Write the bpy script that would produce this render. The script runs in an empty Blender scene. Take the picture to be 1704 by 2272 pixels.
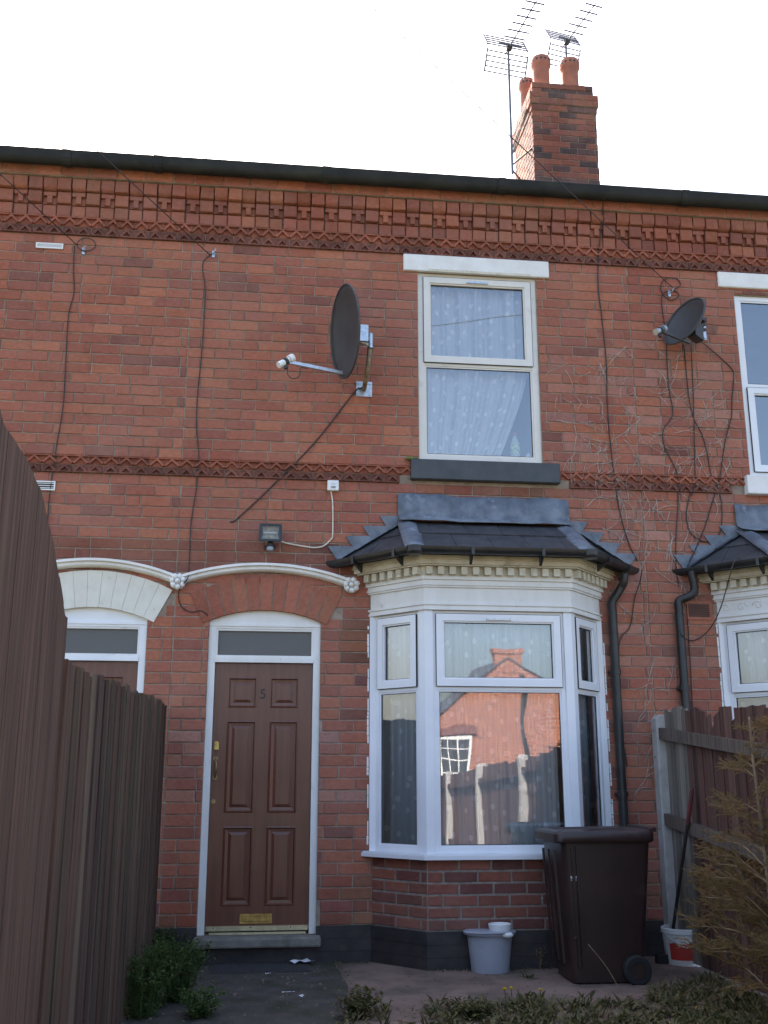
import bpy, bmesh, math, random
from mathutils import Vector, Matrix
R = math.radians
rnd = random.Random(7)
scn = bpy.context.scene
COL = scn.collection

# ------------------------------------------------------------------ camera
CAM = Vector((0.0, -8.0929, 1.30)); PITCH = R(14.41); YAW = R(6.609); FPX = 2300.0
cam = bpy.data.cameras.new('camera'); cam_o = bpy.data.objects.new('camera', cam); COL.objects.link(cam_o)
cam.sensor_fit = 'VERTICAL'; cam.sensor_height = 24.0; cam.lens = 24.0 * FPX / 2272.0
cam.clip_end = 2000.0; cam.clip_start = 0.05
cam_o.location = CAM; cam_o.rotation_euler = (R(90) + PITCH, 0, -YAW)
scn.camera = cam_o
# ------------------------------------------------------------------ light
SUN_AZ = R(-24.0)      # from +Y towards +X
SUN_EL = R(48.0)
world = bpy.data.worlds.new('World'); scn.world = world; world.use_nodes = True
wn = world.node_tree.nodes; wl = world.node_tree.links
sky = wn.new('ShaderNodeTexSky'); sky.sky_type = 'NISHITA'; sky.sun_disc = False
sky.sun_elevation = SUN_EL; sky.sun_rotation = SUN_AZ
sky.air_density = 1.0; sky.dust_density = 5.0; sky.ozone_density = 1.0
bg = wn['Background']; bg.inputs['Strength'].default_value = 0.15
wl.new(sky.outputs[0], bg.inputs[0])
sun = bpy.data.lights.new('sun', 'SUN'); sun.energy = 4.5; sun.angle = R(0.5); sun.color = (1.0, 0.95, 0.87)
sun_o = bpy.data.objects.new('sun', sun); COL.objects.link(sun_o)
sdir = Vector((math.sin(SUN_AZ) * math.cos(SUN_EL), math.cos(SUN_AZ) * math.cos(SUN_EL), math.sin(SUN_EL)))
sun_o.rotation_euler = sdir.to_track_quat('Z', 'Y').to_euler(); sun_o.location = sdir * 40
scn.view_settings.view_transform = 'Standard'; scn.view_settings.look = 'None'
scn.view_settings.gamma = 1.0; scn.view_settings.use_curve_mapping = False
scn.view_settings.exposure = 2.0
# ------------------------------------------------------------------ pixel helpers (photo is 1704 x 2272)
cx_ = Vector((math.cos(YAW), -math.sin(YAW), 0))
cf_ = Vector((math.sin(YAW) * math.cos(PITCH), math.cos(YAW) * math.cos(PITCH), math.sin(PITCH)))
cu_ = cx_.cross(cf_)
def ray(px, py): return (px - 852) * cx_ + (1136 - py) * cu_ + FPX * cf_
def wp(px, py, Y=0.0):
    d = ray(px, py); return CAM + d * ((Y - CAM.y) / d.y)
def gp(px, py, z=0.0):
    d = ray(px, py); return CAM + d * ((z - CAM.z) / d.z)
def xp(px, py, X):
    d = ray(px, py); return CAM + d * ((X - CAM.x) / d.x)

# ------------------------------------------------------------------ mesh helpers
class MB:
    def __init__(s): s.v = []; s.f = []; s.c = []; s.uv = []
    def add(s, vs, fs, col=None):
        b = len(s.v); s.v += [tuple(p) for p in vs]
        for f in fs: s.f.append([b + i for i in f]); s.c.append(col)
        return s
    def box(s, x0, x1, y0, y1, z0, z1, col=None):
        vs = [(x, y, z) for z in (z0, z1) for y in (y0, y1) for x in (x0, x1)]
        return s.add(vs, [(0, 2, 3, 1), (4, 5, 7, 6), (0, 1, 5, 4), (2, 6, 7, 3), (0, 4, 6, 2), (1, 3, 7, 5)], col)
    def obox(s, O, U, N, u0, u1, n0, n1, z0, z1, col=None, V=Vector((0, 0, 1))):
        O = Vector(O); U = Vector(U); N = Vector(N)
        vs = [O + U * u + N * n + V * z for z in (z0, z1) for n in (n0, n1) for u in (u0, u1)]
        return s.add(vs, [(0, 2, 3, 1), (4, 5, 7, 6), (0, 1, 5, 4), (2, 6, 7, 3), (0, 4, 6, 2), (1, 3, 7, 5)], col)
    def bev(s, x0, x1, y0, y1, z0, z1, b, col=None):
        # brick-like block: front (-Y) face chamfered by b
        vs = [(x0 + b, y0, z0 + b), (x1 - b, y0, z0 + b), (x1 - b, y0, z1 - b), (x0 + b, y0, z1 - b),
              (x0, y0 + b, z0), (x1, y0 + b, z0), (x1, y0 + b, z1), (x0, y0 + b, z1),
              (x0, y1, z0), (x1, y1, z0), (x1, y1, z1), (x0, y1, z1)]
        fs = [(0, 1, 2, 3)]
        for i in range(4):
            j = (i + 1) % 4
            fs += [(4 + i, 4 + j, j, i), (8 + i, 8 + j, 4 + j, 4 + i)]
        return s.add(vs, fs, col)
    def prism(s, poly, y0, y1, col=None):
        # poly in XZ extruded along Y
        n = len(poly)
        vs = [(p[0], y0, p[1]) for p in poly] + [(p[0], y1, p[1]) for p in poly]
        fs = [tuple(range(n)), tuple(range(2 * n - 1, n - 1, -1))] + [(i, n + i, n + (i + 1) % n, (i + 1) % n) for i in range(n)]
        return s.add(vs, fs, col)
    def prismz(s, poly, z0, z1, col=None):
        n = len(poly)
        vs = [(p[0], p[1], z0) for p in poly] + [(p[0], p[1], z1) for p in poly]
        fs = [tuple(range(n - 1, -1, -1)), tuple(range(n, 2 * n))] + [(i, (i + 1) % n, n + (i + 1) % n, n + i) for i in range(n)]
        return s.add(vs, fs, col)
    def tube(s, pts, r, n=6, caps=True, col=None):
        pts = [Vector(p) for p in pts]; m = len(pts)
        rr = r if isinstance(r, (list, tuple)) else [r] * m
        base = len(s.v); prev = None
        for i, p in enumerate(pts):
            d = (pts[min(i + 1, m - 1)] - pts[max(i - 1, 0)])
            d = d.normalized() if d.length > 1e-9 else Vector((0, 0, 1))
            if prev is None:
                a = Vector((0, 0, 1)) if abs(d.z) < .9 else Vector((1, 0, 0))
                u = d.cross(a).normalized()
            else:
                u = (prev - d * prev.dot(d)); u = u.normalized() if u.length > 1e-6 else d.orthogonal().normalized()
            prev = u; w = d.cross(u)
            for k in range(n):
                t = 2 * math.pi * k / n; s.v.append(tuple(p + (u * math.cos(t) + w * math.sin(t)) * rr[i]))
        for i in range(m - 1):
            for k in range(n):
                a = base + i * n + k; b = base + i * n + (k + 1) % n
                s.f.append([a, b, b + n, a + n]); s.c.append(col)
        if caps:
            s.f.append([base + k for k in range(n - 1, -1, -1)]); s.c.append(col)
            s.f.append([base + (m - 1) * n + k for k in range(n)]); s.c.append(col)
        return s
    def lathe(s, prof, c=(0, 0, 0), n=24, sx=1.0, sy=1.0, col=None):
        c = Vector(c); base = len(s.v); m = len(prof)
        for r, z in prof:
            for k in range(n):
                t = 2 * math.pi * k / n; s.v.append((c.x + r * math.cos(t) * sx, c.y + r * math.sin(t) * sy, c.z + z))
        for i in range(m - 1):
            for k in range(n):
                a = base + i * n + k; b = base + i * n + (k + 1) % n
                s.f.append([a, b, b + n, a + n]); s.c.append(col)
        s.f.append([base + k for k in range(n - 1, -1, -1)]); s.c.append(col)
        s.f.append([base + (m - 1) * n + k for k in range(n)]); s.c.append(col)
        return s
    def mesh(s, name, smooth=False):
        me = bpy.data.meshes.new(name); me.from_pydata(s.v, [], s.f); me.update()
        if any(c is not None for c in s.c):
            at = me.color_attributes.new('bc', 'FLOAT_COLOR', 'CORNER'); buf = []
            for f, c in zip(s.f, s.c):
                c = c or (.3, .1, .06); buf += [c[0], c[1], c[2], 1.0] * len(f)
            at.data.foreach_set('color', buf)
        if smooth: me.polygons.foreach_set('use_smooth', [True] * len(me.polygons))
        return me
    def build(s, name, mat, parent=None, smooth=False, auto=False):
        me = s.mesh(name, smooth or auto); o = link(name, me, mat, parent)
        if auto:
            bm = bmesh.new(); bm.from_mesh(me)
            for e in bm.edges:
                if len(e.link_faces) == 2 and e.calc_face_angle(0) > R(38): e.smooth = False
            bm.to_mesh(me); bm.free()
        return o
def link(name, me, mat=None, parent=None):
    o = bpy.data.objects.new(name, me)
    if mat is not None and len(me.materials) == 0: me.materials.append(M[mat])
    if parent is not None:
        o.parent = parent; o.matrix_parent_inverse = Matrix.Identity(4) if parent.type == 'MESH' and parent.matrix_world == Matrix.Identity(4) else parent.matrix_basis.inverted()
    COL.objects.link(o); return o
def tag(o, label, cat, group=None, kind=None):
    if label: o['label'] = label
    if cat: o['category'] = cat
    if group: o['group'] = group
    if kind: o['kind'] = kind
    return o
def empty(name, loc, label, cat, group=None):
    o = bpy.data.objects.new(name, None); o.location = loc; o.empty_display_size = .1; COL.objects.link(o)
    return tag(o, label, cat, group)
def child(name, me, mat, parent, loc, rot=(0, 0, 0), color=None):
    # an object placed at a world location under an unrotated, untilted parent
    o = bpy.data.objects.new(name, me)
    if len(me.materials) == 0: me.materials.append(M[mat])
    o.parent = parent; o.matrix_parent_inverse = PINV(parent)
    o.location = loc; o.rotation_euler = rot
    if color: o.color = (*color, 1)
    COL.objects.link(o); return o
def PINV(p):
    m = Matrix.Identity(4); q = p
    while q is not None:
        m = q.matrix_parent_inverse @ q.matrix_basis @ m if False else m
        q = None
    w = p.matrix_basis.copy()
    if p.parent is not None: w = (p.parent.matrix_basis @ p.matrix_parent_inverse @ w)
    return w.inverted()
def _link_fix(name, me, mat=None, parent=None):
    o = bpy.data.objects.new(name, me)
    if mat is not None and len(me.materials) == 0: me.materials.append(M[mat])
    if parent is not None:
        o.parent = parent; o.matrix_parent_inverse = PINV(parent)
    COL.objects.link(o); return o
link = _link_fix
def smooth_path(pts, k=6):
    pts = [Vector(p) for p in pts]; out = []
    P = [pts[0]] + pts + [pts[-1]]
    for i in range(1, len(P) - 2):
        a, b, c, d = P[i - 1:i + 3]
        for j in range(k):
            t = j / k
            out.append(.5 * ((2 * b) + (c - a) * t + (2 * a - 5 * b + 4 * c - d) * t * t + (3 * b - a - 3 * c + d) * t ** 3))
    out.append(pts[-1]); return out

# ------------------------------------------------------------------ materials
M = {}
def nt(name):
    m = bpy.data.materials.new(name); m.use_nodes = True; M[name] = m
    t = m.node_tree; return m, t.nodes, t.links, t.nodes['Principled BSDF']
def mth(n, l, op, a, b=None, clamp=False):
    x = n.new('ShaderNodeMath'); x.operation = op; x.use_clamp = clamp
    for i, v in enumerate((a, b)):
        if v is None: continue
        if isinstance(v, (int, float)): x.inputs[i].default_value = v
        else: l.new(v, x.inputs[i])
    return x.outputs[0]
def mixc(n, l, fac, a, b, mode='MIX'):
    x = n.new('ShaderNodeMix'); x.data_type = 'RGBA'; x.blend_type = mode
    for i, v in ((0, fac), (6, a), (7, b)):
        if isinstance(v, (int, float)): x.inputs[i].default_value = v
        elif isinstance(v, tuple): x.inputs[i].default_value = (*v[:3], 1)
        else: l.new(v, x.inputs[i])
    return x.outputs[2]
def noise(n, l, scale, stretch=(1, 1, 1), detail=4, rough=.6):
    g = n.new('ShaderNodeNewGeometry'); mp = n.new('ShaderNodeMapping'); mp.inputs['Scale'].default_value = stretch
    l.new(g.outputs['Position'], mp.inputs['Vector'])
    x = n.new('ShaderNodeTexNoise'); x.inputs['Scale'].default_value = scale; x.inputs['Detail'].default_value = detail
    x.inputs['Roughness'].default_value = rough; l.new(mp.outputs[0], x.inputs['Vector']); return x.outputs['Fac']
def ramp(n, l, fac, a, b):
    x = n.new('ShaderNodeMapRange'); x.inputs[1].default_value = a; x.inputs[2].default_value = b; l.new(fac, x.inputs[0]); return x.outputs[0]
def bump(n, l, h, p, dist, strength=1.0):
    b = n.new('ShaderNodeBump'); b.inputs['Distance'].default_value = dist; b.inputs['Strength'].default_value = strength
    l.new(h, b.inputs['Height']); l.new(b.outputs[0], p.inputs['Normal'])
def pm(name, c1, c2=None, scale=8, rough=.7, lo=.35, hi=.65, bs=None, bd=.002, stretch=(1, 1, 1), metal=0, spec=.5, src=None, dirt=None, dirt_scale=3, dirt_lo=.55, dirt_hi=.75, dirt_stretch=(1, 1, 1), coat=0):
    m, n, l, p = nt(name)
    p.inputs['Roughness'].default_value = rough; p.inputs['Metallic'].default_value = metal
    p.inputs['Specular IOR Level'].default_value = spec; p.inputs['Coat Weight'].default_value = coat
    base = None
    if src == 'obj': base = n.new('ShaderNodeObjectInfo').outputs['Color']
    elif src == 'attr':
        a = n.new('ShaderNodeAttribute'); a.attribute_name = 'bc'; base = a.outputs['Color']
    f = ramp(n, l, noise(n, l, scale, stretch), lo, hi)
    if base is not None:
        c = mixc(n, l, f, mixc(n, l, 1.0, base, c1, 'MULTIPLY'), mixc(n, l, 1.0, base, c2, 'MULTIPLY'))
    else: c = mixc(n, l, f, c1, c2 if c2 else c1)
    if dirt is not None:
        d = ramp(n, l, noise(n, l, dirt_scale, dirt_stretch, 6, .65), dirt_lo, dirt_hi)
        c = mixc(n, l, d, c, dirt)
    l.new(c, p.inputs['Base Color'])
    if bs: bump(n, l, noise(n, l, bs, stretch, 5), p, bd)
    return m
for nm, src in (('brick', 'obj'), ('brick_many', 'attr')):
    m, n, l, p = nt(nm)
    if src == 'obj': base = n.new('ShaderNodeObjectInfo').outputs['Color']
    else:
        at_ = n.new('ShaderNodeAttribute'); at_.attribute_name = 'bc'; base = at_.outputs['Color']
    f = ramp(n, l, noise(n, l, 26, (1, 1, 1.6), 5, .65), .28, .72)
    c = mixc(n, l, f, mixc(n, l, 1.0, base, (.80, .78, .78), 'MULTIPLY'), mixc(n, l, 1.0, base, (1.2, 1.2, 1.2), 'MULTIPLY'))
    dust = mth(n, l, 'MULTIPLY', ramp(n, l, noise(n, l, 1.1, (1, 1, 1), 5, .7), .40, .72), .38)
    c = mixc(n, l, dust, c, (.39, .235, .175))
    soot = mth(n, l, 'MULTIPLY', ramp(n, l, noise(n, l, 3.2, (1, 1, .5), 6, .7), .58, .82), .65)
    c = mixc(n, l, soot, c, (.105, .058, .048))
    lime = ramp(n, l, noise(n, l, 34, (1, 1, 1), 6, .75), .72, .80)
    c = mixc(n, l, mth(n, l, 'MULTIPLY', lime, .6), c, (.52, .46, .42))
    l.new(c, p.inputs['Base Color']); p.inputs['Roughness'].default_value = .9; p.inputs['Specular IOR Level'].default_value = .2
    hgt = mth(n, l, 'ADD', noise(n, l, 85, (1, 1, 1), 6, .7), mth(n, l, 'MULTIPLY', noise(n, l, 22, (1, 1, 1), 3), 1.2))
    bump(n, l, hgt, p, .0045)
pm('mortar', (.37, .30, .24), (.25, .195, .155), 12, .95, bs=120, bd=.004, spec=.15, dirt=(.11, .085, .07), dirt_scale=2.5, dirt_lo=.52, dirt_hi=.8)
pm('mortar_bay', (.34, .29, .25), (.22, .18, .15), 18, .95, bs=120, bd=.004, spec=.15, dirt=(.62, .60, .56), dirt_scale=16, dirt_lo=.66, dirt_hi=.72)
pm('painted_brick', (.72, .70, .62), (.66, .63, .55), 9, .6, bs=60, bd=.002, dirt=(.32, .28, .22), dirt_scale=9, dirt_lo=.62, dirt_hi=.85)
pm('stone_white', (.80, .79, .77), (.72, .70, .67), 7, .65, bs=50, bd=.002, dirt=(.40, .36, .31), dirt_scale=6, dirt_lo=.62, dirt_hi=.85)
pm('wood_white', (.78, .77, .75), (.70, .68, .64), 5, .5, bs=70, bd=.001, stretch=(1, 1, .3), dirt=(.36, .31, .26), dirt_scale=7, dirt_lo=.6, dirt_hi=.88)
pm('cornice_cream', (.70, .66, .55), (.56, .50, .38), 6, .6, bs=70, bd=.0015, dirt=(.25, .20, .14), dirt_scale=9, dirt_lo=.56, dirt_hi=.85)
pm('upvc', (.80, .81, .83), (.74, .75, .78), 3, .28, dirt=(.42, .39, .35), dirt_scale=4, dirt_lo=.66, dirt_hi=.95)
pm('upvc_old', (.74, .71, .66), (.68, .65, .60), 4, .4, dirt=(.36, .31, .26), dirt_scale=6, dirt_lo=.6, dirt_hi=.9)
pm('seal', (.03, .03, .032), rough=.6)
pm('sill_dark', (.035, .041, .048), (.055, .06, .066), 6, .5, bs=40, bd=.002, dirt=(.5, .5, .48), dirt_scale=26, dirt_lo=.76, dirt_hi=.79)
pm('black_plastic', (.012, .012, .013), (.03, .03, .03), 6, .38, bs=None)
pm('cast_iron', (.010, .010, .010), (.022, .022, .020), 5, .6, bs=60, bd=.001, spec=.3, dirt=(.04, .043, .028), dirt_scale=4, dirt_lo=.55, dirt_hi=.8, dirt_stretch=(.4, 1, 1))
pm('lead', (.095, .112, .138), (.19, .215, .25), 7, .55, bs=11, bd=.016, dirt=(.36, .39, .43), dirt_scale=9, dirt_lo=.60, dirt_hi=.82, metal=.15)
pm('slate', (.030, .032, .037), (.060, .062, .068), 9, .55, bs=45, bd=.002, stretch=(1, 1, 1), src=None)
pm('slate_roof', (.05, .052, .06), (.09, .09, .1), 5, .6, bs=12, bd=.01)
pm('door_paint', (.110, .038, .021), (.150, .053, .030), 5, .36, bs=80, bd=.0006, stretch=(6, 6, .35), coat=.15)
pm('brass', (.55, .40, .14), (.30, .20, .07), 30, .38, metal=.85)
pm('lamp_reflector', (.62, .50, .26), (.80, .78, .72), 40, .35, metal=.25)
pm('brass_tarnished', (.34, .25, .13), (.20, .15, .08), 30, .45, metal=.8)
pm('aluminium', (.62, .60, .42), (.45, .42, .30), 20, .35, metal=.85)
pm('galvanised', (.52, .55, .58), (.38, .40, .43), 40, .38, metal=.85)
pm('rusty_pole', (.40, .33, .24), (.17, .11, .07), 14, .6, metal=.4)
pm('dish_grey', (.045, .046, .05), (.06, .062, .066), 5, .55)
pm('plastic_white', (.80, .80, .78), (.74, .74, .72), 6, .4)
pm('cable_black', (.018, .015, .014), (.035, .028, .026), 9, .6)
pm('cable_white', (.72, .68, .58), (.6, .55, .46), 9, .5)
pm('plinth_paint', (.022, .020, .021), (.045, .036, .034), 8, .7, bs=60, bd=.004, dirt=(.12, .075, .065), dirt_scale=5, dirt_lo=.64, dirt_hi=.82)
pm('stone_step', (.16, .15, .13), (.24, .225, .19), 10, .85, bs=60, bd=.003, dirt=(.07, .075, .05), dirt_scale=4, dirt_lo=.5, dirt_hi=.75)
pm('concrete_post', (.50, .47, .44), (.40, .37, .34), 9, .9, bs=70, bd=.004, dirt=(.22, .20, .17), dirt_scale=5, dirt_lo=.58, dirt_hi=.8)
pm('path', (.050, .044, .038), (.085, .075, .064), 6, .92, bs=60, bd=.008, dirt=(.030, .036, .018), dirt_scale=2.6, dirt_lo=.46, dirt_hi=.66)
pm('paving_red', (.16, .105, .085), (.22, .15, .12), 3, .9, bs=30, bd=.008, dirt=(.07, .06, .045), dirt_scale=2.3, dirt_lo=.48, dirt_hi=.7)
pm('earth', (.09, .075, .05), (.15, .125, .08), 2, .95, bs=14, bd=.03, dirt=(.06, .08, .03), dirt_scale=.8, dirt_lo=.45, dirt_hi=.6)
pm('fence_wood', (.58, .58, .60), (1.40, 1.36, 1.28), 9, .86, .3, .7, bs=34, bd=.006, stretch=(5, 5, .16), src='obj', spec=.25, dirt=(.11, .13, .06), dirt_scale=2.2, dirt_lo=.58, dirt_hi=.84, dirt_stretch=(5, 5, .45))
pm('bin_plastic', (.026, .014, .013), (.040, .020, .018), 3, .42, bs=180, bd=.0005, dirt=(.13, .085, .065), dirt_scale=3, dirt_lo=.6, dirt_hi=.95)
pm('rubber', (.015, .015, .015), rough=.8)
pm('bucket_grey', (.36, .38, .44), (.31, .33, .38), 3, .4, dirt=(.2, .19, .18), dirt_scale=4, dirt_lo=.6, dirt_hi=.9)
pm('label_red', (.48, .04, .03), (.40, .05, .04), 5, .5)
pm('mat_rubber', (.035, .035, .036), (.06, .06, .06), 60, .85, bs=120, bd=.003)
pm('paper', (.78, .78, .80), (.68, .69, .72), 6, .8)
pm('terracotta', (.40, .15, .09), (.30, .11, .07), 6, .8, bs=40, bd=.002, dirt=(.12, .08, .06), dirt_scale=5, dirt_lo=.55, dirt_hi=.8)
pm('terracotta_tile', (.72, .74, .78), (1.25, 1.2, 1.15), 25, .88, bs=90, bd=.003, src='obj', spec=.25, dirt=(.075, .045, .038), dirt_scale=6, dirt_lo=.58, dirt_hi=.85)
pm('vent_terracotta', (.20, .075, .05), (.15, .055, .04), 9, .85)
pm('vine', (.54, .46, .41), (.33, .25, .21), 20, .9)
pm('bark', (.17, .115, .065), (.25, .17, .10), 14, .9, bs=40, bd=.003)
pm('handle_red', (.16, .03, .028), (.09, .03, .03), 6, .5)
pm('wall_inside', (.30, .28, .25), (.26, .24, .22), 2, .9)
pm('bottle_liquid', (.45, .52, .42), (.40, .47, .38), 5, .25)
pm('label_green', (.10, .34, .14), (.55, .60, .30), 30, .5, lo=.45, hi=.55)
pm('cap_red', (.40, .03, .05), rough=.4)
pm('moss', (.12, .15, .035), (.2, .22, .08), 30, .95, bs=60, bd=.01)
for nm, a, b, tr in (('leaf_weed', (.060, .105, .030), (.13, .18, .06), .4), ('leaf_low', (.060, .075, .026), (.16, .13, .055), .3), ('needle_dry', (.30, .165, .070), (.15, .12, .045), .25), ('stem_dry', (.32, .23, .13), (.20, .14, .08), .1)):
    m, n, l, p = nt(nm)
    f = ramp(n, l, noise(n, l, 14, (1, 1, 1), 3), .35, .65); c = mixc(n, l, f, a, b)
    l.new(c, p.inputs['Base Color']); p.inputs['Roughness'].default_value = .6; p.inputs['Specular IOR Level'].default_value = .3
    t = n.new('ShaderNodeBsdfTranslucent'); l.new(c, t.inputs[0]); mx = n.new('ShaderNodeMixShader'); mx.inputs[0].default_value = tr
    l.new(p.outputs[0], mx.inputs[1]); l.new(t.outputs[0], mx.inputs[2]); l.new(mx.outputs[0], n['Material Output'].inputs[0])
pm('petal', (.75, .55, .02), (.65, .42, .01), 40, .6)
pm('aerial_alloy', (.11, .12, .15), (.16, .17, .2), 9, .55, metal=.2)
# glass: mirror-sharp Fresnel reflection of two panes over clear transmission
def glass(name, tint=(.93, .96, .97), rough=0.0, gain=1.9, base=.03, wob=.0):
    m, n, l, p = nt(name); n.remove(p)
    fr = n.new('ShaderNodeFresnel'); fr.inputs[0].default_value = 1.5
    f = mth(n, l, 'ADD', mth(n, l, 'MULTIPLY', fr.outputs[0], gain), base, True)
    tr = n.new('ShaderNodeBsdfTransparent'); tr.inputs[0].default_value = (*tint, 1)
    gl = n.new('ShaderNodeBsdfGlossy'); gl.inputs['Roughness'].default_value = rough; gl.inputs[0].default_value = (.95, .97, 1, 1)
    if wob:
        b = n.new('ShaderNodeBump'); b.inputs['Distance'].default_value = wob; l.new(noise(n, l, 1.6, (1, 1, 1), 1), b.inputs['Height']); l.new(b.outputs[0], gl.inputs['Normal'])
    mx = n.new('ShaderNodeMixShader'); l.new(f, mx.inputs[0]); l.new(tr.outputs[0], mx.inputs[1]); l.new(gl.outputs[0], mx.inputs[2])
    l.new(mx.outputs[0], n['Material Output'].inputs[0])
glass('glass', wob=.0028, gain=1.4, base=.145)
glass('lamp_glass', gain=1.0, base=.02)
# obscured glass
m, n, l, p = nt('glass_obscure')
p.inputs['Base Color'].default_value = (.085, .082, .078, 1); p.inputs['Roughness'].default_value = .42; p.inputs['Specular IOR Level'].default_value = .7
bump(n, l, noise(n, l, 160, (1, 1, 1), 2), p, .002)
# net curtain with dots
m, n, l, p = nt('net_curtain')
uv = n.new('ShaderNodeUVMap'); uv.uv_map = 'uv'
vo = n.new('ShaderNodeTexVoronoi'); vo.voronoi_dimensions = '2D'; vo.inputs['Scale'].default_value = 7.0; vo.inputs['Randomness'].default_value = .75
l.new(uv.outputs[0], vo.inputs['Vector'])
dot = ramp(n, l, vo.outputs['Distance'], .17, .135)
c = mixc(n, l, dot, (.74, .75, .77), (.90, .90, .91))
df = n.new('ShaderNodeBsdfDiffuse'); tl = n.new('ShaderNodeBsdfTranslucent'); l.new(c, df.inputs[0]); l.new(c, tl.inputs[0])
ms = n.new('ShaderNodeMixShader'); ms.inputs[0].default_value = .25; l.new(df.outputs[0], ms.inputs[1]); l.new(tl.outputs[0], ms.inputs[2])
tp = n.new('ShaderNodeBsdfTransparent'); m2 = n.new('ShaderNodeMixShader')
fac = mth(n, l, 'SUBTRACT', .13, mth(n, l, 'MULTIPLY', dot, .12), True)
l.new(fac, m2.inputs[0]); l.new(ms.outputs[0], m2.inputs[1]); l.new(tp.outputs[0], m2.inputs[2]); l.new(m2.outputs[0], n['Material Output'].inputs[0])
n.remove(p)

# ------------------------------------------------------------------ ground
g = MB(); S = 160
g.add([(-S, -S, 0), (S, -S, 0), (S, S, 0), (-S, S, 0)], [(0, 1, 2, 3)])
ground = g.build('ground', 'earth'); ground['kind'] = 'structure'
def sheet(name, poly, z, mat, sub=None):
    b = MB(); b.prismz(poly, z - .02, z); o = b.build(name, mat); o['kind'] = 'structure'; return o
sheet('path', [(-.72, .02), (-.74, -9.5), (.05, -9.5), (.42, -2.6), (.60, -.9), (.56, .02)], .012, 'path')
sheet('pavement', [(.56, .02), (.60, -.9), (.42, -2.6), (.5, -3.2), (3.2, -3.0), (3.1, .02)], .008, 'paving_red')

# ------------------------------------------------------------------ brickwork
BL, BH, JT = .235, .0868, .0095      # stretcher pitch, course height, joint
PAL = [(.345, .120, .076), (.330, .113, .074), (.360, .128, .080), (.315, .108, .074), (.335, .118, .082), (.375, .138, .082), (.285, .100, .074)]
def brick_col(x, z):
    c = rnd.choice(PAL); k = rnd.uniform(.90, 1.10)
    if rnd.random() < .03: c = (.21, .085, .068)
    if 2.38 < x < 4.0 and 2.2 < z < 5.0 and rnd.random() < .35: w = rnd.uniform(.04, .16); c = [v * (1 - w) + q_ * w for v, q_ in zip(c, (.55, .48, .45))]
    c = [v * k for v in c]
    # efflorescence and limewash on some bricks beside the door, soot below the upper band
    if 1.15 < z < 1.62 and (.45 < x < .80 or -.66 < x < -.45) and rnd.random() < .55:
        w = rnd.uniform(.08, .30); c = [v * (1 - w) + q_ * w for v, q_ in zip(c, (.44, .36, .33))]
    if 2.9 < z < 3.15 and -1.9 < x < .75: c = [v * .62 for v in c]
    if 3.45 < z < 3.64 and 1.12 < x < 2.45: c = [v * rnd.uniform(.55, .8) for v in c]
    if 1.7 < z < 2.75 and .60 < x < .80 and rnd.random() < .6: c = [v * rnd.uniform(.45, .75) for v in c]
    if z < .62: c = [v * rnd.uniform(.68, .9) for v in c]
    return tuple(c)
_bm = {}
def brick_mesh(w, h, kind):
    key = (round(w, 3), round(h, 3), kind)
    if key not in _bm:
        r = random.Random(str(key)); b = MB(); d = .07
        b.bev(-w / 2, w / 2, -.0, d, -h / 2, h / 2, .004)
        b.v = [(x + r.uniform(-.0018, .0018), y + (r.uniform(-.0012, .0012) if y < .05 else 0), z + r.uniform(-.0016, .0016)) for x, y, z in b.v]
        me = b.mesh('brick'); me.materials.append(M['brick']); _bm[key] = me
    return _bm[key]
def courses(z0, z1, n):
    h = (z1 - z0) / n; return [(z0 + i * h, h) for i in range(n)]
def lay(x0, x1, z0, h, i, openings, seed, arcs=()):
    """stretcher course with occasional headers, clipped to openings -> list of (xa, xb, za, zb)"""
    r = random.Random(seed * 1000 + i); out = []
    x = x0 - (BL / 2 if i % 2 else 0) - r.uniform(0, .02) - BL * 2
    k = r.randrange(7)
    while x < x1:
        w = BL / 2 if (k % 7 == 3) else BL
        w += r.uniform(-.006, .006); k += 1
        a, b_ = max(x, x0), min(x + w, x1); x += w
        if b_ - a < .03: continue
        segs = [(a, b_, z0, z0 + h)]
        for (ox0, ox1, oz0, oz1) in openings:
            ns = []
            for (sa, sb, za, zb) in segs:
                if sb <= ox0 or sa >= ox1 or zb <= oz0 + .004 or za >= oz1 - .004: ns.append((sa, sb, za, zb)); continue
                if oz0 <= za + .02 and oz1 >= zb - .02:
                    if ox0 - sa > .025: ns.append((sa, ox0, za, zb))
                    if sb - ox1 > .025: ns.append((ox1, sb, za, zb))
                elif oz1 < zb:
                    if ox0 - sa > .025: ns.append((sa, ox0, za, zb))
                    if sb - ox1 > .025: ns.append((ox1, sb, za, zb))
                    if zb - oz1 > .02: ns.append((max(sa, ox0), min(sb, ox1), oz1, zb))
                else:
                    if ox0 - sa > .025: ns.append((sa, ox0, za, zb))
                    if sb - ox1 > .025: ns.append((ox1, sb, za, zb))
                    if oz0 - za > .02: ns.append((max(sa, ox0), min(sb, ox1), za, oz0))
            segs = ns
        for s_ in segs:
            cxm, czm = (s_[0] + s_[1]) / 2, (s_[2] + s_[3]) / 2; skip = False
            for (ax, az, ar, hx) in arcs:
                if abs(cxm - ax) < hx and (cxm - ax) ** 2 + (czm - az) ** 2 < ar * ar and czm > 2.49: skip = True
            if not skip and s_[1] - s_[0] > .028: out.append(s_)
    return out
def in_view(p):
    d = Vector(p) - CAM; z = d.dot(cf_)
    if z < .1: return False
    u = 852 + FPX * d.dot(cx_) / z; v = 1136 - FPX * d.dot(cu_) / z
    return -30 < u < 1734 and -30 < v < 2302
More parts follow.
